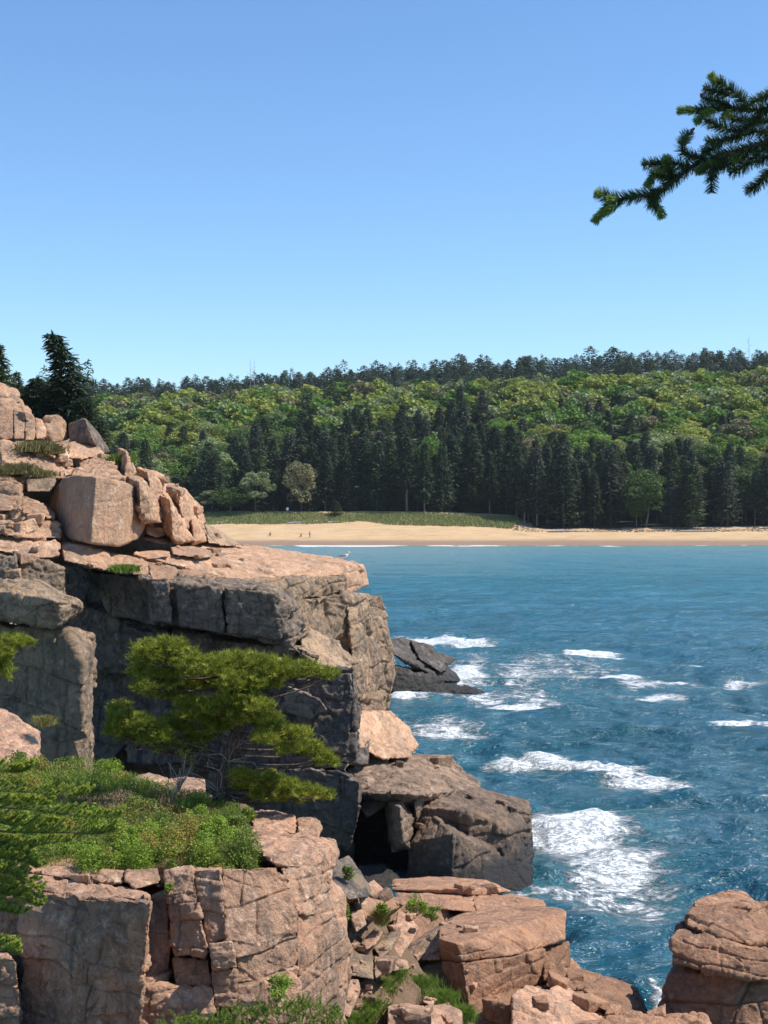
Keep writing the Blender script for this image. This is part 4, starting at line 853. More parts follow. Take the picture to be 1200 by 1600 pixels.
for i, (cx, cy, rx, ry) in enumerate(PADS):
    dd_ = D0+rs.uniform(-.55, .55)*(1 if cy < 1200 else .6)-.1; c = P(cx, cy, dd_); ra = rx/F*D0*1.1; rb = ry/F*D0*1.18; rc = ra*.9
    n = int(250*(rx*ry)/(30*18)*.60)+14; v = rs.randn(n, 3); v /= np.linalg.norm(v, axis=1)[:, None]; v *= (rs.uniform(.2, 1, n)**.35)[:, None]
    v[:, 2] = np.where(v[:, 2] < -.3, -.3+rs.rand(n)*.2, v[:, 2])
    Cc = c+v*np.array((ra, rc, rb)); nd.append(Cc)
    # limb to the nearest trunk point below the pad
    q = trunk[np.argmin(np.linalg.norm(trunk-(c-np.array((0, 0, .18))), axis=1)+np.maximum(0, trunk[:, 2]-c[2])*3)]
    mid = (q+c)/2+np.array((rs.randn()*.06, rs.randn()*.06, -.06)); pth = smooth_path([q, mid, c-np.array((0, 0, rb*.5))], 8)
    lim.append(tube(pth, np.linspace(.024, .007, 8), 5))
    for j in range(5):
        tt = c+rs.randn(3)*np.array((ra, rc, rb))*.45; lim.append(tube([pth[5], (pth[6]+tt)/2, tt], [.007, .005, .002], 4))
V, f = cat(T); link('trunk', mesh_np('trunk', V, f, M['barkp'], True), e)
V, f = cat(lim); link('limbs', mesh_np('limbs', V, f, M['barkp'], True), e)
C_ = np.concatenate(nd); C_ = C_[rs.rand(len(C_)) < .8]; V, f = pine_clumps(C_, rs, .095, 20, .0058); tn_ = np.clip(fbm(C_*7, 2, 3)*.5+.45+rs.randn(len(C_))*.38, 0, 1); link('needles', mesh_np('needles', V, f, M['pine'], attrs={'tone': np.repeat(tn_, 60)}), e)
# bare twigs on the trunk
def twigs(start, ends, rs, r0=.009, subs=4):
    T = []
    for en in ends:
        p = smooth_path([start, (start+en)/2+rs.randn(3)*.05, en], 8); T.append(tube(p, np.linspace(r0, r0*.3, 8), 4))
        for k in range(subs):
            a = p[rs.randint(2, 7)]; b = a+rs.randn(3)*.09+(en-start)*.18; T.append(tube([a, (a+b)/2+rs.randn(3)*.01, b], [r0*.4, r0*.3, r0*.12], 3))
    return T
T = twigs(P(343, 1235, D0-.06), [P(300, 1212, D0-.4), P(288, 1202, D0-.3), P(318, 1196, D0-.4), P(378, 1250, D0-.3), P(305, 1246, D0-.4)], rs)
V, f = cat(T); link('dead_branch', mesh_np('dead_branch', V, f, M['deadwood'], True), e)
T = twigs(P(356, 1190, D0-.05), [P(412, 1178, D0-.4), P(325, 1180, D0-.4), P(400, 1192, D0-.3), P(375, 1165, D0-.5)], rs)
V, f = cat(T); link('dead_branch', mesh_np('dead_branch', V, f, M['deadwood'], True), e)
T = twigs(P(368, 1100, D0-.05), [P(440, 1104, D0-.2), P(410, 1125, D0-.4), P(330, 1105, D0-.4)], rs)
V, f = cat(T); link('dead_branch', mesh_np('dead_branch', V, f, M['deadwood'], True), e)
# pine bough at left edge
e = empty('pine_tree', tuple(P(-90, 1200, 21)), 'pine bough with bright needles reaching in from the left edge beside the overhanging rock', 'pine')
tk = smooth_path([P(-90, 1210, 21), P(-96, 1100, 21), P(-88, 1000, 21), P(-80, 930, 21)], 12)
T = [tube(tk, np.linspace(.11, .03, 12), 8)]; nd = []
for (cx, cy, rx, ry) in [(10,1003,28,12),(38,1002,16,10),(0,1022,22,14),(8,1048,14,16),(-40,1010,40,20),(-60,1040,40,24),(-100,985,50,24),(-50,960,36,16),(-110,940,36,20),(-120,1030,40,20),(-5,1035,20,14)]:
    c = P(cx, cy, 20.6+rs.uniform(-.3, .3)); n = int(rx*ry*.2)+12; v = rs.randn(n, 3); v /= np.linalg.norm(v, axis=1)[:, None]; v *= (rs.uniform(.2, 1, n)**.35)[:, None]; nd.append(c+v*np.array((rx, rx, ry))/F*20.6)
    q = tk[np.argmin(np.linalg.norm(tk-c, axis=1))]; T.append(tube(smooth_path([q, (q+c)/2-np.array((0, 0, .05)), c], 6), np.linspace(.02, .006, 6), 5))
V, f = cat(T); link('limbs', mesh_np('limbs', V, f, M['barkp'], True), e)
C_ = np.concatenate(nd); C_ = C_[rs.rand(len(C_)) < .8]; V, f = pine_clumps(C_, rs, .095, 20, .0058); tn_ = np.clip(fbm(C_*7, 2, 3)*.5+.45+rs.randn(len(C_))*.38, 0, 1); link('needles', mesh_np('needles', V, f, M['pine'], attrs={'tone': np.repeat(tn_, 60)}), e)

# ---------------- spruce twigs: brush of needles along a path
def brush(path, rs, L, dens, w, fwd=.55, spread=1.0):
    path = np.asarray(path); seg = np.linalg.norm(np.diff(path, axis=0), axis=1); tot = seg.sum(); n = max(6, int(tot*dens))
    s = np.sort(rs.uniform(0, tot, n)); cum = np.concatenate(([0], np.cumsum(seg))); C = np.stack([np.interp(s, cum, path[:, k]) for k in range(3)], 1)
    T = np.gradient(path, axis=0); T = np.stack([np.interp(s, cum, T[:, k]) for k in range(3)], 1); T /= np.linalg.norm(T, axis=1)[:, None]
    Rd = rs.randn(n, 3); Rd -= T*(Rd*T).sum(1)[:, None]; Rd /= np.linalg.norm(Rd, axis=1)[:, None]
    D = T*fwd+Rd*spread; D /= np.linalg.norm(D, axis=1)[:, None]; l = L*rs.uniform(.7, 1.1, n)[:, None]*np.clip((tot-s)/(L*1.2)+.55, .5, 1)[:, None]
    Wv = np.cross(D, rs.randn(n, 3)); Wv /= np.linalg.norm(Wv, axis=1)[:, None]
    V = np.stack([C-Wv*w, C+Wv*w, C+D*l+Wv*w*.3, C+D*l-Wv*w*.3], 1).reshape(-1, 3)
    return V, np.arange(len(V), dtype=np.int32).reshape(-1, 4)
M['sneed'] = leafmat('spruce_needles_near', (.07, .11, .04), (.16, .21, .065), (.26, .30, .12), .2, .45)
M['stip'] = leafmat('spruce_fresh_tips', (.22, .30, .07), (.30, .38, .10), (.36, .42, .14), .35, .5)
M['scone'] = plain('bud_brown', (.16, .085, .05))
rs = np.random.RandomState(6); DB = 4.0
e = empty('spruce_branch', tuple(P(1330, 180, DB)), 'spruce branch tip with fresh green buds hanging into the sky at the top right', 'branch')
TW = [([(1330,150),(1270,185),(1220,212),(1180,228),(1140,240),(1105,250),(1078,262),(1052,282),(1030,300),(1000,306),(968,312),(948,322)], .0085, .003),
 ([(1330,150),(1290,150),(1240,158),(1205,168),(1170,172),(1140,168),(1110,170),(1088,173)], .008, .0025),
 ([(1140,240),(1120,255),(1112,272),(1112,300)], .003, .001),([(1220,212),(1190,205),(1160,212),(1130,218),(1105,222)], .004, .0015),
 ([(1200,168),(1175,192),(1150,205),(1122,196),(1100,186)], .004, .0012),([(1170,172),(1155,150),(1138,138),(1120,128)], .003, .0012),([(1140,150),(1120,143),(1102,139)], .002, .001),([(1140,168),(1120,158),(1098,154)], .002, .001),
 ([(1105,250),(1085,245),(1068,238),(1066,225),(1076,208)], .003, .001),([(1078,262),(1060,256),(1035,256),(1006,258)], .003, .001),([(1052,282),(1045,265),(1040,250)], .002, .001),
 ([(1052,282),(1035,275),(1018,272)], .002, .001),([(1030,300),(1022,315),(1030,332)], .002, .001),([(1030,300),(1015,312),(1022,322)], .002, .001),([(968,312),(950,306),(934,303)], .002, .001),
 ([(1180,228),(1150,252),(1120,262),(1098,262)], .003, .001),([(1270,185),(1235,235),(1205,265),(1185,288),(1168,298)], .003, .001),([(1235,235),(1210,240),(1180,255)], .002, .001),
 ([(1130,218),(1112,232),(1100,238)], .002, .001),([(1240,158),(1215,145),(1200,150),(1175,160)], .003, .001),([(1205,265),(1215,290),(1208,302)], .002, .001),([(1270,185),(1225,188),(1195,190),(1160,188),(1140,182)], .003, .001),
 ([(1220,212),(1185,240),(1160,262),(1140,270)], .003,.001),([(1330,150),(1290,210),(1260,260),(1250,310)], .005,.001)]
nds = []; tbs = []
for pts, r0, r1 in TW:
    off0 = rs.uniform(-.06, .06) if r0 < .008 else 0
    pth = smooth_path([P(a, b, DB+off0*(i/len(pts))+rs.randn()*.006) for i, (a, b) in enumerate(pts)], max(10, len(pts)*4)); tbs.append(tube(pth, np.linspace(r0, r1, len(pth)), 6))
    L = .027
    thin = pth if r0 < .006 else pth[len(pth)//5:]
    nds.append(brush(thin, rs, L, 4600, .0012, .6))
V, f = cat(tbs); link('twigs', mesh_np('twigs', V, f, M['barkp'], True), e)
V, f = cat(nds); link('needles', mesh_np('needles', V, f, M['sneed']), e)
tips = [((948,322),(930,345)),((965,320),(945,332)),((945,305),(932,303)),((1090,173),(1062,172)),((1125,138),(1112,118)),((1040,262),(1042,246)),((1022,275),(1012,290)),((1100,180),(1088,190)),((1030,322),(1034,338)),((1098,262),(1108,255)),((1108,262),(1090,268)),((1050,262),(1030,268)),((1120,172),(1098,178)),((968,308),(950,312)),((1145,170),(1130,185)),((1160,238),(1145,250))]
nds = []
for a, b in tips:
    q = [P(*a, DB-.01), P((a[0]+b[0])/2, (a[1]+b[1])/2, DB-.012), P(*b, DB-.012)]; nds.append(brush(smooth_path(q, 8), rs, .024, 8000, .0012, 1.2, .95))
V, f = cat(nds); link('fresh_tips', mesh_np('fresh_tips', V, f, M['stip']), e)
buds = []
for a, b in [((1085,200),(1077,208)),((1104,139),(1098,138)),((1098,152),(1094,146)),((1172,297),(1166,300)),((1010,258),(1002,256))]:
    buds.append(tube([P(*a, DB-.01), P((a[0]+b[0])/2, (a[1]+b[1])/2, DB-.01), P(*b, DB-.01)], [.003, .0055, .001], 6))
for V, f in buds: link('bud', mesh_np('bud', V, f, M['scone'], True), e)

# young spruce boughs at lower left
M['yneed'] = leafmat('young_spruce_needles', (.16, .22, .035), (.25, .31, .05), (.36, .40, .09), .3, .5)
M['ytip'] = leafmat('young_spruce_tips', (.48, .52, .09), (.60, .62, .13), (.68, .68, .2), .35, .5)
rs = np.random.RandomState(16); DY = 11.0
tb = P(-200, 1700, DY)
e = empty('young_spruce', tuple(tb), 'young spruce with yellow green tips reaching in from the left edge above the wall', 'spruce')
BO = [[(-190,1240),(-80,1235),(0,1235),(60,1238),(105,1242),(130,1240)],[(-190,1260),(-60,1262),(20,1262),(90,1270),(140,1276),(182,1272)],[(-190,1290),(-50,1296),(30,1300),(90,1300),(150,1302),(176,1296)],[(-190,1330),(-40,1322),(20,1325),(70,1318),(110,1312)],
      [(-190,1350),(-50,1345),(0,1340),(40,1345),(55,1352)],[(-190,1390),(-50,1370),(0,1362),(35,1372),(58,1388)],[(-190,1420),(-60,1400),(0,1395),(35,1402),(58,1412)],[(-190,1225),(-60,1215),(0,1205),(25,1205),(45,1200)],[(-190,1440),(-60,1420),(-10,1420),(30,1425)],
      [(-190,1280),(-60,1280),(0,1284),(50,1290),(80,1288)],[(-190,1310),(-60,1310),(0,1315),(40,1330)],[(-190,1370),(-70,1380),(-10,1385),(30,1395)],[(-190,1250),(-60,1246),(0,1252),(40,1256),(75,1254)],[(-190,1500),(-60,1475),(0,1480),(18,1485)]]
nds = []; tps = []; tbs = [tube(smooth_path([tb, P(-195, 1450, DY), P(-190, 1180, DY), P(-188, 1060, DY)], 12), np.linspace(.07, .02, 12), 8)]
for bi, bo in enumerate(BO):
    dz = rs.uniform(-.35, .35); pth = smooth_path([P(a, b, DY+dz*(i/len(bo))) for i, (a, b) in enumerate(bo)], 30); tbs.append(tube(pth, np.linspace(.012, .003, 30), 5))
    nds.append(brush(pth[10:], rs, .017, 900, .0016))
    seg = np.linalg.norm(np.diff(pth, axis=0), axis=1).sum()
    for k in range(10, 30):
        for sd_ in (-1, 1):
            if rs.rand() < .12: continue
            p0 = pth[k]; tdir = pth[min(k+1, 29)]-pth[max(k-1, 0)]; tdir /= np.linalg.norm(tdir); lat = np.array((0, sd_*1.0, 0))+np.array((0, 0, rs.uniform(-.5, .5)))
            L = (.06+.08*(1-(k-10)/20))*rs.uniform(.6, 1.1); d_ = tdir*.6+lat*.5+np.array((0, 0, .25)); d_ /= np.linalg.norm(d_)
            q = smooth_path([p0, p0+d_*L*.5+np.array((0, 0, -.008)), p0+d_*L+tdir*L*.12+np.array((0, 0, .012))], 6); nds.append(brush(q, rs, .020, 1100, .0022)); tbs.append(tube(q, np.linspace(.003, .0015, 6), 3))
            tps.append(brush([q[-2], q[-1], q[-1]+(q[-1]-q[-2])*rs.uniform(.7, 1.5)], rs, .021, 6500, .0034, 1.2, .75))
    tps.append(brush([pth[-2], pth[-1], pth[-1]+(pth[-1]-pth[-2])*.6], rs, .020, 6000, .0034, 1.2, .8))
V, f = cat(tbs); link('twigs', mesh_np('twigs', V, f, M['barkp'], True), e)
V, f = cat(nds); link('needles', mesh_np('needles', V, f, M['yneed']), e)
V, f = cat(tps); link('fresh_tips', mesh_np('fresh_tips', V, f, M['ytip']), e)

# ---------------- shelf and gully plants
def shelf_d(py, px=200): return 4.42*F/(py-HZ)
M['shrub'] = leafmat('shrub_leaves', (.16, .25, .03), (.29, .39, .048), (.44, .52, .09), .35)
M['shrub_d'] = leafmat('shrub_leaves_olive', (.12, .18, .03), (.19, .25, .045), (.30, .27, .075), .3)
M['shrub_r'] = leafmat('shrub_leaves_rusty', (.27, .24, .05), (.36, .31, .07), (.38, .22, .06), .3)
M['grass'] = leafmat('grass_blades', (.17, .26, .04), (.27, .36, .06), (.38, .38, .13), .3)
M['slope_grass'] = leafmat('slope_grass', (.20, .18, .07), (.28, .24, .11), (.34, .29, .15), .3)
M['grass_dry'] = leafmat('grass_dry', (.27, .26, .08), (.38, .33, .13), (.45, .36, .20), .3)
def shrub(px, py, d, rx, ry, mat, lab, n=2200, leaf=.028, name='shrub', group=None, lobes=9, seed=None):
    rs = np.random.RandomState(seed or int(px*7+py)); b = P(px, py+ry*.6, d); c = P(px, py-ry*.35, d); R3 = np.array((rx, rx*.85, ry))/F*d; Cs = []; T = []
    for k in range(lobes):
        v = rs.randn(3); v /= np.linalg.norm(v); v *= rs.uniform(.35, .75); lc_ = c+v*R3; lr = R3*rs.uniform(.3, .52); m = n//lobes
        q = rs.randn(m, 3); q /= np.linalg.norm(q, axis=1)[:, None]; q *= (rs.rand(m)**.4)[:, None]; Cs.append(lc_+q*lr)
        T.append(tube(smooth_path([b, (b+lc_)/2+rs.randn(3)*R3*.1, lc_], 6), np.linspace(.006, .002, 6), 4))
    e = empty(name, tuple(b), lab, name.replace('_', ' '), group)
    C_ = np.concatenate(Cs); V, f = leaves(C_, rs, leaf); link('foliage', tones('foliage', V, f, M[mat], np.clip(fbm(C_*12, 2, 5)*.6+.5, 0, 1)), e)
    V, f = cat(T); link('stems', mesh_np('stems', V, f, M['barkp'], True), e)
SH = [(168,1218,23.0,32,24,'shrub','big bright green shrub at the back of the shelf left of the bare shrub'),
 (228,1246,22.0,20,16,'shrub','bright green shrub just right of the big one'),
 (110,1212,23.4,26,18,'shrub_d','olive shrub left of the big bright green shrub'),
 (40,1200,23.6,26,16,'shrub_d','dull green shrub at the foot of the smooth pink slab'),
 (70,1232,22.5,26,14,'shrub','light green shrub in front of the smooth pink slab'),
 (300,1262,20.8,18,10,'shrub_d','low olive shrub right in front of the bare shrub'),
 (215,1322,18.0,20,20,'shrub','green shrub with a dark centre at the wall edge above the stacked layers'),
 (190,1335,17.7,14,14,'shrub','small bright shrub hanging over the wall edge left of the dark centred one'),
 (265,1328,17.8,22,14,'shrub','leafy shrub along the wall edge above the tall pink column'),
 (300,1340,17.6,20,12,'shrub_d','olive shrub at the wall edge above the column joint'),
 (345,1312,18.3,30,22,'shrub','light green shrub at the right of the shelf near the wall edge'),
 (372,1300,18.8,18,14,'shrub_d','brownish green twiggy shrub at the right end of the shelf'),
 (240,1345,17.4,16,10,'shrub_d','dark green clump tucked over the wall rim'),
 (150,1330,17.8,22,12,'shrub_d','olive clump behind the young spruce tips on the wall rim'),
 (110,1330,17.9,22,10,'shrub','green clump partly hidden by the young spruce tips'),
 (320,1335,17.7,18,12,'shrub','pale green clump between the two rim shrubs on the right'),
 (388,1282,20.0,18,12,'shrub','small light shrub beside the upper pink block'),
 (262,1395,16.1,7,9,'shrub','tiny fern like plant growing in the crack beside the tall column'),
 (12,1478,13.6,20,9,'shrub_d','dark leafy sprig at the left edge beside the big wall face'),
 (650,1422,27.5,22,14,'shrub','leafy green plant in the hollow behind the grey leaning rock'),
 (675,1432,28.5,22,12,'shrub_d','darker creeping plant under the sunlit ledge'),
 (535,1432,23.9,18,14,'shrub','bright green clump at the upper gully beside the wall'),
 (545,1368,24.6,12,12,'shrub_d','sparse green plant on the weathered grey stone'),
 (597,1425,24.8,10,12,'shrub','small plant between the tilted gully stones')]
for px, py, d, rx, ry, mk, lab in SH: shrub(px, py-(5 if d < 24 else 0), d, rx*1.1, ry*1.15, mk, lab, n=int(80+rx*ry*4.6), leaf=.030 if d < 21 else .036)
shrub(436, 1552, 13.4, 24, 24, 'shrub', 'bright leafy shrub at the bottom edge in front of the pink wall', n=800, leaf=.028)
shrub(292, 1188, 20.3, 20, 20, 'shrub_r', 'dead looking bare shrub with orange leaves and pale twisted stems left of the pine', n=260, leaf=.03, name='bare_shrub')
T = []; rs = np.random.RandomState(3)
b0 = P(275, 1268, 20.4)
for en in [(268,1215),(280,1200),(262,1190),(300,1195),(290,1178)]:
    p = smooth_path([b0, P(268, 1245, 20.4), P(283, 1228, 20.3), P(en[0], en[1], 20.2)], 12); T.append(tube(p, np.linspace(.016, .005, 12), 5))
    T += twigs(p[6], [p[-1]+rs.randn(3)*.12 for _ in range(3)], rs, .005, 3)
o = bpy.data.objects['bare_shrub']; V, f = cat(T); link('twisted_stems', mesh_np('twisted_stems', V, f, M['deadwood'], True), o)
# grass: short blades over the shelf
def blades(Pb, rs, h, w, mat, lean=.35):
    n = len(Pb); a = rs.uniform(0, 6.28, n); u = np.stack([np.cos(a), np.sin(a), a*0], 1)*w; hh_ = h*rs.uniform(.5, 1.2, n)
    ln_ = rs.randn(n, 2)*lean*hh_[:, None]; mid = Pb+np.stack([ln_[:, 0]*.35, ln_[:, 1]*.35, hh_*.6], 1); tip = Pb+np.stack([ln_[:, 0], ln_[:, 1], hh_], 1)
    V = np.stack([Pb-u, Pb+u, mid+u*.7, mid-u*.7, tip, tip], 1)
    V = np.stack([Pb-u, Pb+u, mid+u*.7, tip, mid-u*.7], 1).reshape(-1, 3)
    return V, np.arange(n*5, dtype=np.int32).reshape(-1, 5)
rs = np.random.RandomState(31); n = 42000; px = rs.uniform(-140, 400, n); py = rs.uniform(1196, 1350, n)
ok = (px < np.interp(py, [1196, 1215, 1262, 1300, 1350], [120, 210, 372, 392, 385]))&(rs.rand(n) < ((py-HZ)/540)**-2+.0)
px = px[ok]; py = py[ok]; d = shelf_d(py); Pb = np.stack([(px-600)/F*d, d, np.full(len(d), 10.56)], 1)
Pb[:, 2] += fbm(np.stack([Pb[:, 0], Pb[:, 1], Pb[:, 0]*0], 1), 2, 3)*.05
pn = fbm(Pb*1.1, 3, 14); hgt = .085+.08*np.clip(pn, -.6, 1); mi_ = (pn+rs.randn(len(pn))*.35 > .15).astype(int)
V, f = blades(Pb, rs, hgt, .0045, None)
tag(link('shelf_grass', mesh_np('shelf_grass', V, f, mats=[M['grass_dry'], M['grass']], midx=mi_)), kind='stuff', label='yellow green grass and low ground cover on the shelf around the pine', cat='grass')
# low leafy ground cover among the grass
n = 52000; px = rs.uniform(-140, 400, n); py = rs.uniform(1200, 1352, n); ok = (px < np.interp(py, [1196, 1215, 1262, 1300, 1350], [120, 210, 365, 390, 385])); px = px[ok]; py = py[ok]; d = shelf_d(py)
C = np.stack([(px-600)/F*d, d, 10.60+rs.rand(len(d))*.10], 1); pn = fbm(C*np.array((2.2, 2.2, 0)), 3, 24); C = C[pn > -.25]; pn = pn[pn > -.25]; C[:, 2] += np.clip(pn, 0, 1)*.16
mi_ = np.clip((fbm(C*np.array((1.3, 1.3, 0)), 2, 6)*1.6+1.4+rs.randn(len(C))*.45).astype(int), 0, 2)
for k in range(150):
    rim = k < 60; qx = rs.uniform(-100, 395); qy = rs.uniform(1330, 1356) if rim else rs.uniform(1205, 1335)
    if qx > np.interp(qy, [1196, 1215, 1262, 1300, 1350], [110, 195, 355, 380, 392]): continue
    dq = shelf_d(qy); r = rs.uniform(.05, .20)*(1.1 if rim else 1); hq = r*rs.uniform(.6, 2.2); m = int(700*r/.15*hq/.15*.8)+80
    v = rs.randn(m, 3); v /= np.linalg.norm(v, axis=1)[:, None]; v *= (rs.rand(m)**.35)[:, None]; v[:, 2] = np.abs(v[:, 2])*1.1-.15
    C = np.concatenate([C, np.array(((qx-600)/F*dq, dq, 10.58-(rs.rand()*.08 if rim else 0)))+v*np.array((r, r, hq))]); mi_ = np.concatenate([mi_, np.full(m, rs.choice([0, 1, 1, 2, 2]))])
V, f = leaves(C, rs, .028)
tag(link('ground_cover', mesh_np('ground_cover', V, f, mats=[M['shrub_r'], M['shrub_d'], M['shrub']], midx=mi_, attrs={'tone': np.repeat(np.clip(fbm(C*9, 2, 6)*.6+.5, 0, 1), 4)})), kind='stuff', label='low leafy ground cover with rusty and bright green patches on the shelf', cat='ground cover')
def tuft(px, py, d, rx, h, mat, lab, n=900, name='grass_tuft', group=None, w=.004):
    rs = np.random.RandomState(int(px+py*3)); v = rs.randn(n, 2)*.5; c = P(px, py, d); r_ = rx/F*d
    Pb = np.stack([c[0]+v[:, 0]*r_, c[1]+v[:, 1]*r_, np.full(n, c[2])], 1); Pb[:, 2] -= .04*np.abs(v[:, 1])
    V, f = blades(Pb, rs, h/F*d, w, None, .55); o = link(name, mesh_np(name, V, f, M[mat]), origin=tuple(c)); tag(o, lab, 'grass', group)
for a in [(590,1548,24.0,26,22,'grass','lush green grass tuft in the gully beside the squared grey block'),(575,1578,23.3,24,20,'grass','green grass tuft at the bottom of the gully next to the pale pink stone'),(655,1540,25.0,26,16,'grass','wide green grass tuft in the middle of the gully'),(690,1562,24.6,22,16,'grass','green grass tuft under the large slanting block'),(722,1590,24.0,18,18,'grass','green grass tuft at the bottom edge right of the squared pink stone'),
 (612,1528,24.6,18,20,'grass','thin grass tuft above the cracked stone'),(560,1600,22.6,20,18,'grass','grass tuft at the bottom edge left of the cracked stone'),(596,1440,24.9,9,20,'grass_dry','dry grass tuft between the tilted gully stones'),
 (60,705,63.6,30,16,'slope_grass','tan green grass patch under the row of rock ribs'),(78,708,63.4,16,11,'slope_grass','smaller grass patch beside the small whitish stone'),(20,740,60.5,34,16,'slope_grass','dry grass patch at the left edge above the squared block'),(60,744,61,24,10,'slope_grass','dry grass strip above the squared block'),(195,892,56.3,18,10,'grass','small grass tuft on the ledge under the huge boulder'),(188,722,65,16,12,'shrub_d','small green plant between the rocks on the skyline'),(70,1130,30.0,14,12,'grass_dry','dry weeds beside the smooth pink slab'),(20,1228,22.6,30,22,'grass','bright grass at the left edge under the smooth pink slab')]:
    big = a[2] > 50; tuft(*a, n=1400 if big else 1700, w=.02 if big else .0035)
# low juniper at the bottom edge
rs = np.random.RandomState(9); DJ = 13.2; c = P(400, 1640, DJ)
e = empty('juniper', tuple(P(410, 1680, DJ)), 'low spreading juniper with dense green needles along the bottom edge', 'juniper')
nds = []; tbs = []
for k in range(1000):
    px = rs.uniform(248, 552); top = np.interp(px, [248, 285, 330, 380, 420, 470, 520, 552], [1598, 1578, 1582, 1566, 1562, 1556, 1562, 1600]); py = rs.uniform(top+2, 1660); d = DJ+(1640-py)*.004+rs.uniform(-.25, .25)
    a = P(px, py+10, d); dr = np.array((rs.randn()*.8, rs.randn()*.8, rs.uniform(.35, 1.1))); dr /= np.linalg.norm(dr); L = rs.uniform(.06, .14)
    q = smooth_path([a, a+dr*L*.5, a+dr*L+np.array((0, 0, .01))], 5); nds.append(brush(q, rs, .022, 800, .0024, .8)); tbs.append(tube(q, [.003, .0025, .002, .0015, .001], 3))
tbs.append(tube([P(300, 1660, DJ), P(400, 1668, DJ), P(520, 1660, DJ)], [.012, .018, .012], 5))
V, f = cat(nds); link('needles', mesh_np('needles', V, f, M['yneed']), e); V, f = cat(tbs); link('twigs', mesh_np('twigs', V, f, M['barkp'], True), e)
structure('lower_ledge', M['soil'], [S([(150, 1720, 12), (620, 1720, 12), (640, 1660, 15), (100, 1660, 15)], 1, drop=4, vox=3)])
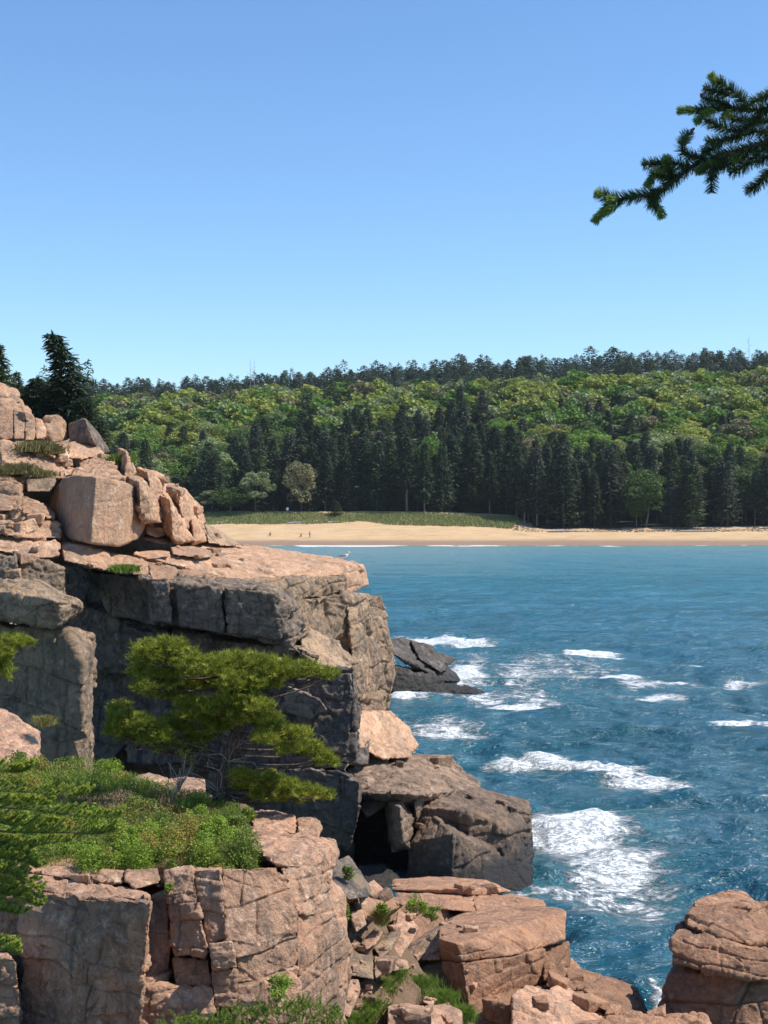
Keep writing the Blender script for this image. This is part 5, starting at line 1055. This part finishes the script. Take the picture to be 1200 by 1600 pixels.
# ============================================================ PEOPLE, GULL, SIGN, DRIFTWOOD
def plainmat(name, c, rough=.7): t = NT(name); t.principled(c, rough); return t.m
SK = plainmat('skin', (.50, .32, .24)); HAIR = plainmat('hair_dark', (.03, .022, .018)); BR = plainmat('cloth_brown', (.10, .055, .04)); DK = plainmat('cloth_dark', (.035, .035, .045))
LV = plainmat('cloth_lavender', (.34, .26, .42)); BL = plainmat('cloth_blue', (.07, .09, .20)); TN = plainmat('cloth_olive', (.12, .10, .05))
def person(px, d, yaw, pose, top, leg, lab):
    p0 = P(px, 800, d); z0 = ground_z(p0[0], d); base = np.array((p0[0], d, z0))
    if pose == 'stand':
        J = {'pel': (0,0,.92),'ch': (0,.01,1.22),'nk': (0,.0,1.46),'hd': (0,.03,1.57),'ht': (0,.03,1.70),'lh': (-.09,0,.88),'lk': (-.10,.03,.49),'la': (-.11,-.02,.08),'lt': (-.12,.14,.03),'rh': (.09,0,.88),'rk': (.11,.06,.49),'ra': (.14,.05,.08),'rt': (.15,.21,.03),
             'ls': (-.18,0,1.40),'le': (-.23,-.03,1.12),'lw': (-.20,.12,.92),'lf': (-.19,.17,.84),'rs': (.18,0,1.40),'re': (.24,-.02,1.12),'rw': (.24,.10,.88),'rf': (.23,.14,.80)}
    else:
        J = {'pel': (0,0,.14),'ch': (0,.06,.42),'nk': (0,.12,.64),'hd': (0,.16,.75),'ht': (0,.18,.88),'lh': (-.09,.03,.14),'lk': (-.13,.42,.46),'la': (-.13,.62,.07),'lt': (-.13,.76,.04),'rh': (.09,.03,.14),'rk': (.14,.44,.42),'ra': (.15,.70,.07),'rt': (.15,.84,.04),
             'ls': (-.18,.10,.58),'le': (-.22,.28,.38),'lw': (-.12,.46,.46),'lf': (-.08,.52,.44),'rs': (.18,.10,.58),'re': (.24,.0,.34),'rw': (.26,-.14,.10),'rf': (.27,-.20,.05)}
    Rd = dict(pel=.14, ch=.15, nk=.055, hd=.095, ht=.075, lh=.085, lk=.06, la=.042, lt=.035, rh=.085, rk=.06, ra=.042, rt=.035, ls=.06, le=.043, lw=.03, lf=.03, rs=.06, re=.043, rw=.03, rf=.03)
    E_ = [('pel','ch'),('ch','nk'),('nk','hd'),('hd','ht'),('pel','lh'),('lh','lk'),('lk','la'),('la','lt'),('pel','rh'),('rh','rk'),('rk','ra'),('ra','rt'),('ch','ls'),('ls','le'),('le','lw'),('lw','lf'),('ch','rs'),('rs','re'),('re','rw'),('rw','rf')]
    ks = list(J); me = bpy.data.meshes.new('body'); me.from_pydata([J[k] for k in ks], [(ks.index(a), ks.index(b)) for a, b in E_], [])
    o = bpy.data.objects.new('tmp', me); COL.objects.link(o); sk = o.modifiers.new('s', 'SKIN'); sk.use_smooth_shade = True
    for i, k in enumerate(ks): me.skin_vertices[0].data[i].radius = (Rd[k], Rd[k]*(.72 if k in ('pel', 'ch') else 1)); me.skin_vertices[0].data[i].use_root = (k == 'pel')
    ss = o.modifiers.new('u', 'SUBSURF'); ss.levels = 2
    dg = bpy.context.evaluated_depsgraph_get(); m2 = bpy.data.meshes.new_from_object(o.evaluated_get(dg)); bpy.data.objects.remove(o)
    for m in (SK, top, leg): m2.materials.append(m)
    for pl in m2.polygons:
        c = pl.center
        dmin = min(ks, key=lambda k: (Vector(J[k])-c).length)
        pl.material_index = 0 if dmin in ('hd', 'ht', 'nk', 'lw', 'lf', 'rw', 'rf', 'le', 're') else (1 if dmin in ('ch', 'ls', 'rs') else 2)
        if dmin in ('la', 'lt', 'ra', 'rt'): pl.material_index = 0
    e = empty('person', tuple(base), lab, 'person'); e.rotation_euler = (0, 0, yaw)
    m2.name = 'body'; b = bpy.data.objects.new('body', m2); COL.objects.link(b); b.parent = e
    bm = bmesh.new(); bmesh.ops.create_uvsphere(bm, u_segments=12, v_segments=8, radius=.115)
    h = Vector(J['hd'])*.4+Vector(J['ht'])*.6
    for v in bm.verts:
        if v.co.y > .03 and v.co.z < .05: v.co.y = .03
        v.co += h+Vector((0, -.02, .02))
    hm = bpy.data.meshes.new('hair'); bm.to_mesh(hm); bm.free(); hm.materials.append(HAIR); ho = bpy.data.objects.new('hair', hm); COL.objects.link(ho); ho.parent = e
person(422, 371, R(200), 'sit', BR, DK, 'person in brown sitting on the sand, leftmost of the three on the beach')
person(471, 369.5, R(160), 'sit', DK, TN, 'person in dark clothes sitting on the sand next to the standing one')
person(484, 368, R(190), 'stand', LV, BL, 'person in a lavender top standing on the sand near the water')

def loft(rings, k=12):
    V = []; 
    for (c, rx, rz) in rings:
        for j in range(k):
            a = j*2*math.pi/k; V.append((c[0], c[1]+math.cos(a)*rx, c[2]+math.sin(a)*rz))
    I = np.arange(len(V)).reshape(len(rings), k); J = np.roll(I, -1, 1)
    f = np.stack([I[:-1], J[:-1], J[1:], I[1:]], -1).reshape(-1, 4); return np.array(V), f
g0 = P(538, 875.5, 69.2)
e = empty('gull', tuple(g0), 'white and grey gull standing on the outer corner of the rock platform', 'gull')
WH = plainmat('feather_white', (.80, .80, .78)); GY = plainmat('feather_grey', (.26, .28, .31)); YL = plainmat('beak_yellow', (.70, .45, .08)); PK = plainmat('leg_pink', (.55, .32, .28))
def gpart(nm, rings, m, k=12):
    V, f = loft(rings, k); link(nm, mesh_np(nm, V+g0, f, m, True), e)
gpart('body', [((-.27,0,.17),.005,.005),((-.20,0,.18),.035,.03),((-.08,0,.19),.075,.07),((.05,0,.20),.085,.085),((.14,0,.235),.065,.075),((.18,0,.29),.042,.045),((.195,0,.335),.038,.04),((.215,0,.375),.04,.042),((.245,0,.385),.025,.028),((.262,0,.382),.006,.008)], WH)
gpart('beak', [((.25,0,.378),.012,.014),((.29,0,.373),.009,.010),((.315,0,.362),.002,.003)], YL, 8)
for s in (-1, 1):
    V, f = loft([((-.36,s*.02,.175),.004,.004),((-.25,s*.045,.20),.012,.022),((-.10,s*.068,.225),.018,.05),((.03,s*.075,.225),.018,.058),((.11,s*.062,.235),.008,.03)], 10); link('wing', mesh_np('wing', V+g0, f, GY, True), e)
    V, f = tube([g0+np.array((.02, s*.03, .13)), g0+np.array((.0, s*.03, .07)), g0+np.array((.01, s*.03, 0)), g0+np.array((.06, s*.03, -.004))], [.008, .006, .006, .008], 6); link('leg', mesh_np('leg', V, f, PK, True), e)
# white sign board on its post at the back of the dune
sp = P(449, 805, 396); sz = ground_z(sp[0], 396)
e = empty('beach_sign', (sp[0], 396, sz), 'small white notice board on a post at the back edge of the dune grass', 'sign')
def boxm(c, s):
    bm = bmesh.new(); bmesh.ops.create_cube(bm, size=1); 
    for v in bm.verts: v.co = Vector((v.co.x*s[0]+c[0], v.co.y*s[1]+c[1], v.co.z*s[2]+c[2]))
    bmesh.ops.bevel(bm, geom=bm.edges[:], offset=min(s)*.2, segments=2, affect='EDGES'); me = bpy.data.meshes.new('m'); bm.to_mesh(me); bm.free(); return me
for nm, c, s, m in [('post', (0, .06, .75), (.09, .08, 1.5), M['deadwood']), ('board', (0, 0, 1.55), (.62, .04, .7), WH)]:
    me = boxm(c, s); me.materials.append(m); o = bpy.data.objects.new(nm, me); COL.objects.link(o); o.parent = e
for (a, b, d, lab) in [((337,818),(356,817),386.5,'pale driftwood log at the left end of the sand edge'),((448,818),(480,816.5),386.2,'long pale driftwood log below the white notice board'),((512,816),(530,813.5),386.8,'pale driftwood log lying at an angle near the end of the grass bulge'),((855,828),(905,829),381,'grey driftwood log at the top of the sand under the right trees'),((1060,831),(1120,834),380,'long pale driftwood log at the far right of the beach')]:
    p = P(a[0], a[1], d); q = P(b[0], b[1], d+.8); p[2] = ground_z(p[0], p[1])+.22; q[2] = ground_z(q[0], q[1])+.22
    V, f = tube(smooth_path([p, (p+q)/2+np.array((0, .1, .06)), q], 8), [.16, .24, .25, .23, .22, .2, .17, .1], 8); o = link('driftwood', mesh_np('driftwood', V, f, M['deadwood'], True), origin=tuple((p+q)/2-np.array((0, 0, .2)))); tag(o, lab, 'log')
# the air between here and the far shore
bm = bmesh.new(); bmesh.ops.create_cube(bm, size=1)
for v in bm.verts: v.co = Vector((v.co.x*30000, v.co.y*8000+3600, 55 + v.co.z*150))
hm = bpy.data.meshes.new('haze'); bm.to_mesh(hm); bm.free()
t = NT('haze_air'); pv = t.n('ShaderNodeVolumePrincipled'); pv.inputs['Color'].default_value = (.86, .92, 1, 1); pv.inputs['Density'].default_value = .00006; pv.inputs['Anisotropy'].default_value = .2
t.l(pv.outputs[0], t.out.inputs['Volume']); hm.materials.append(t.m)
tag(link('haze', hm), 'thin pale sea haze over the far shore', 'haze', None, 'stuff')
for me_ in list(bpy.data.meshes):
    if me_.users == 0: bpy.data.meshes.remove(me_)
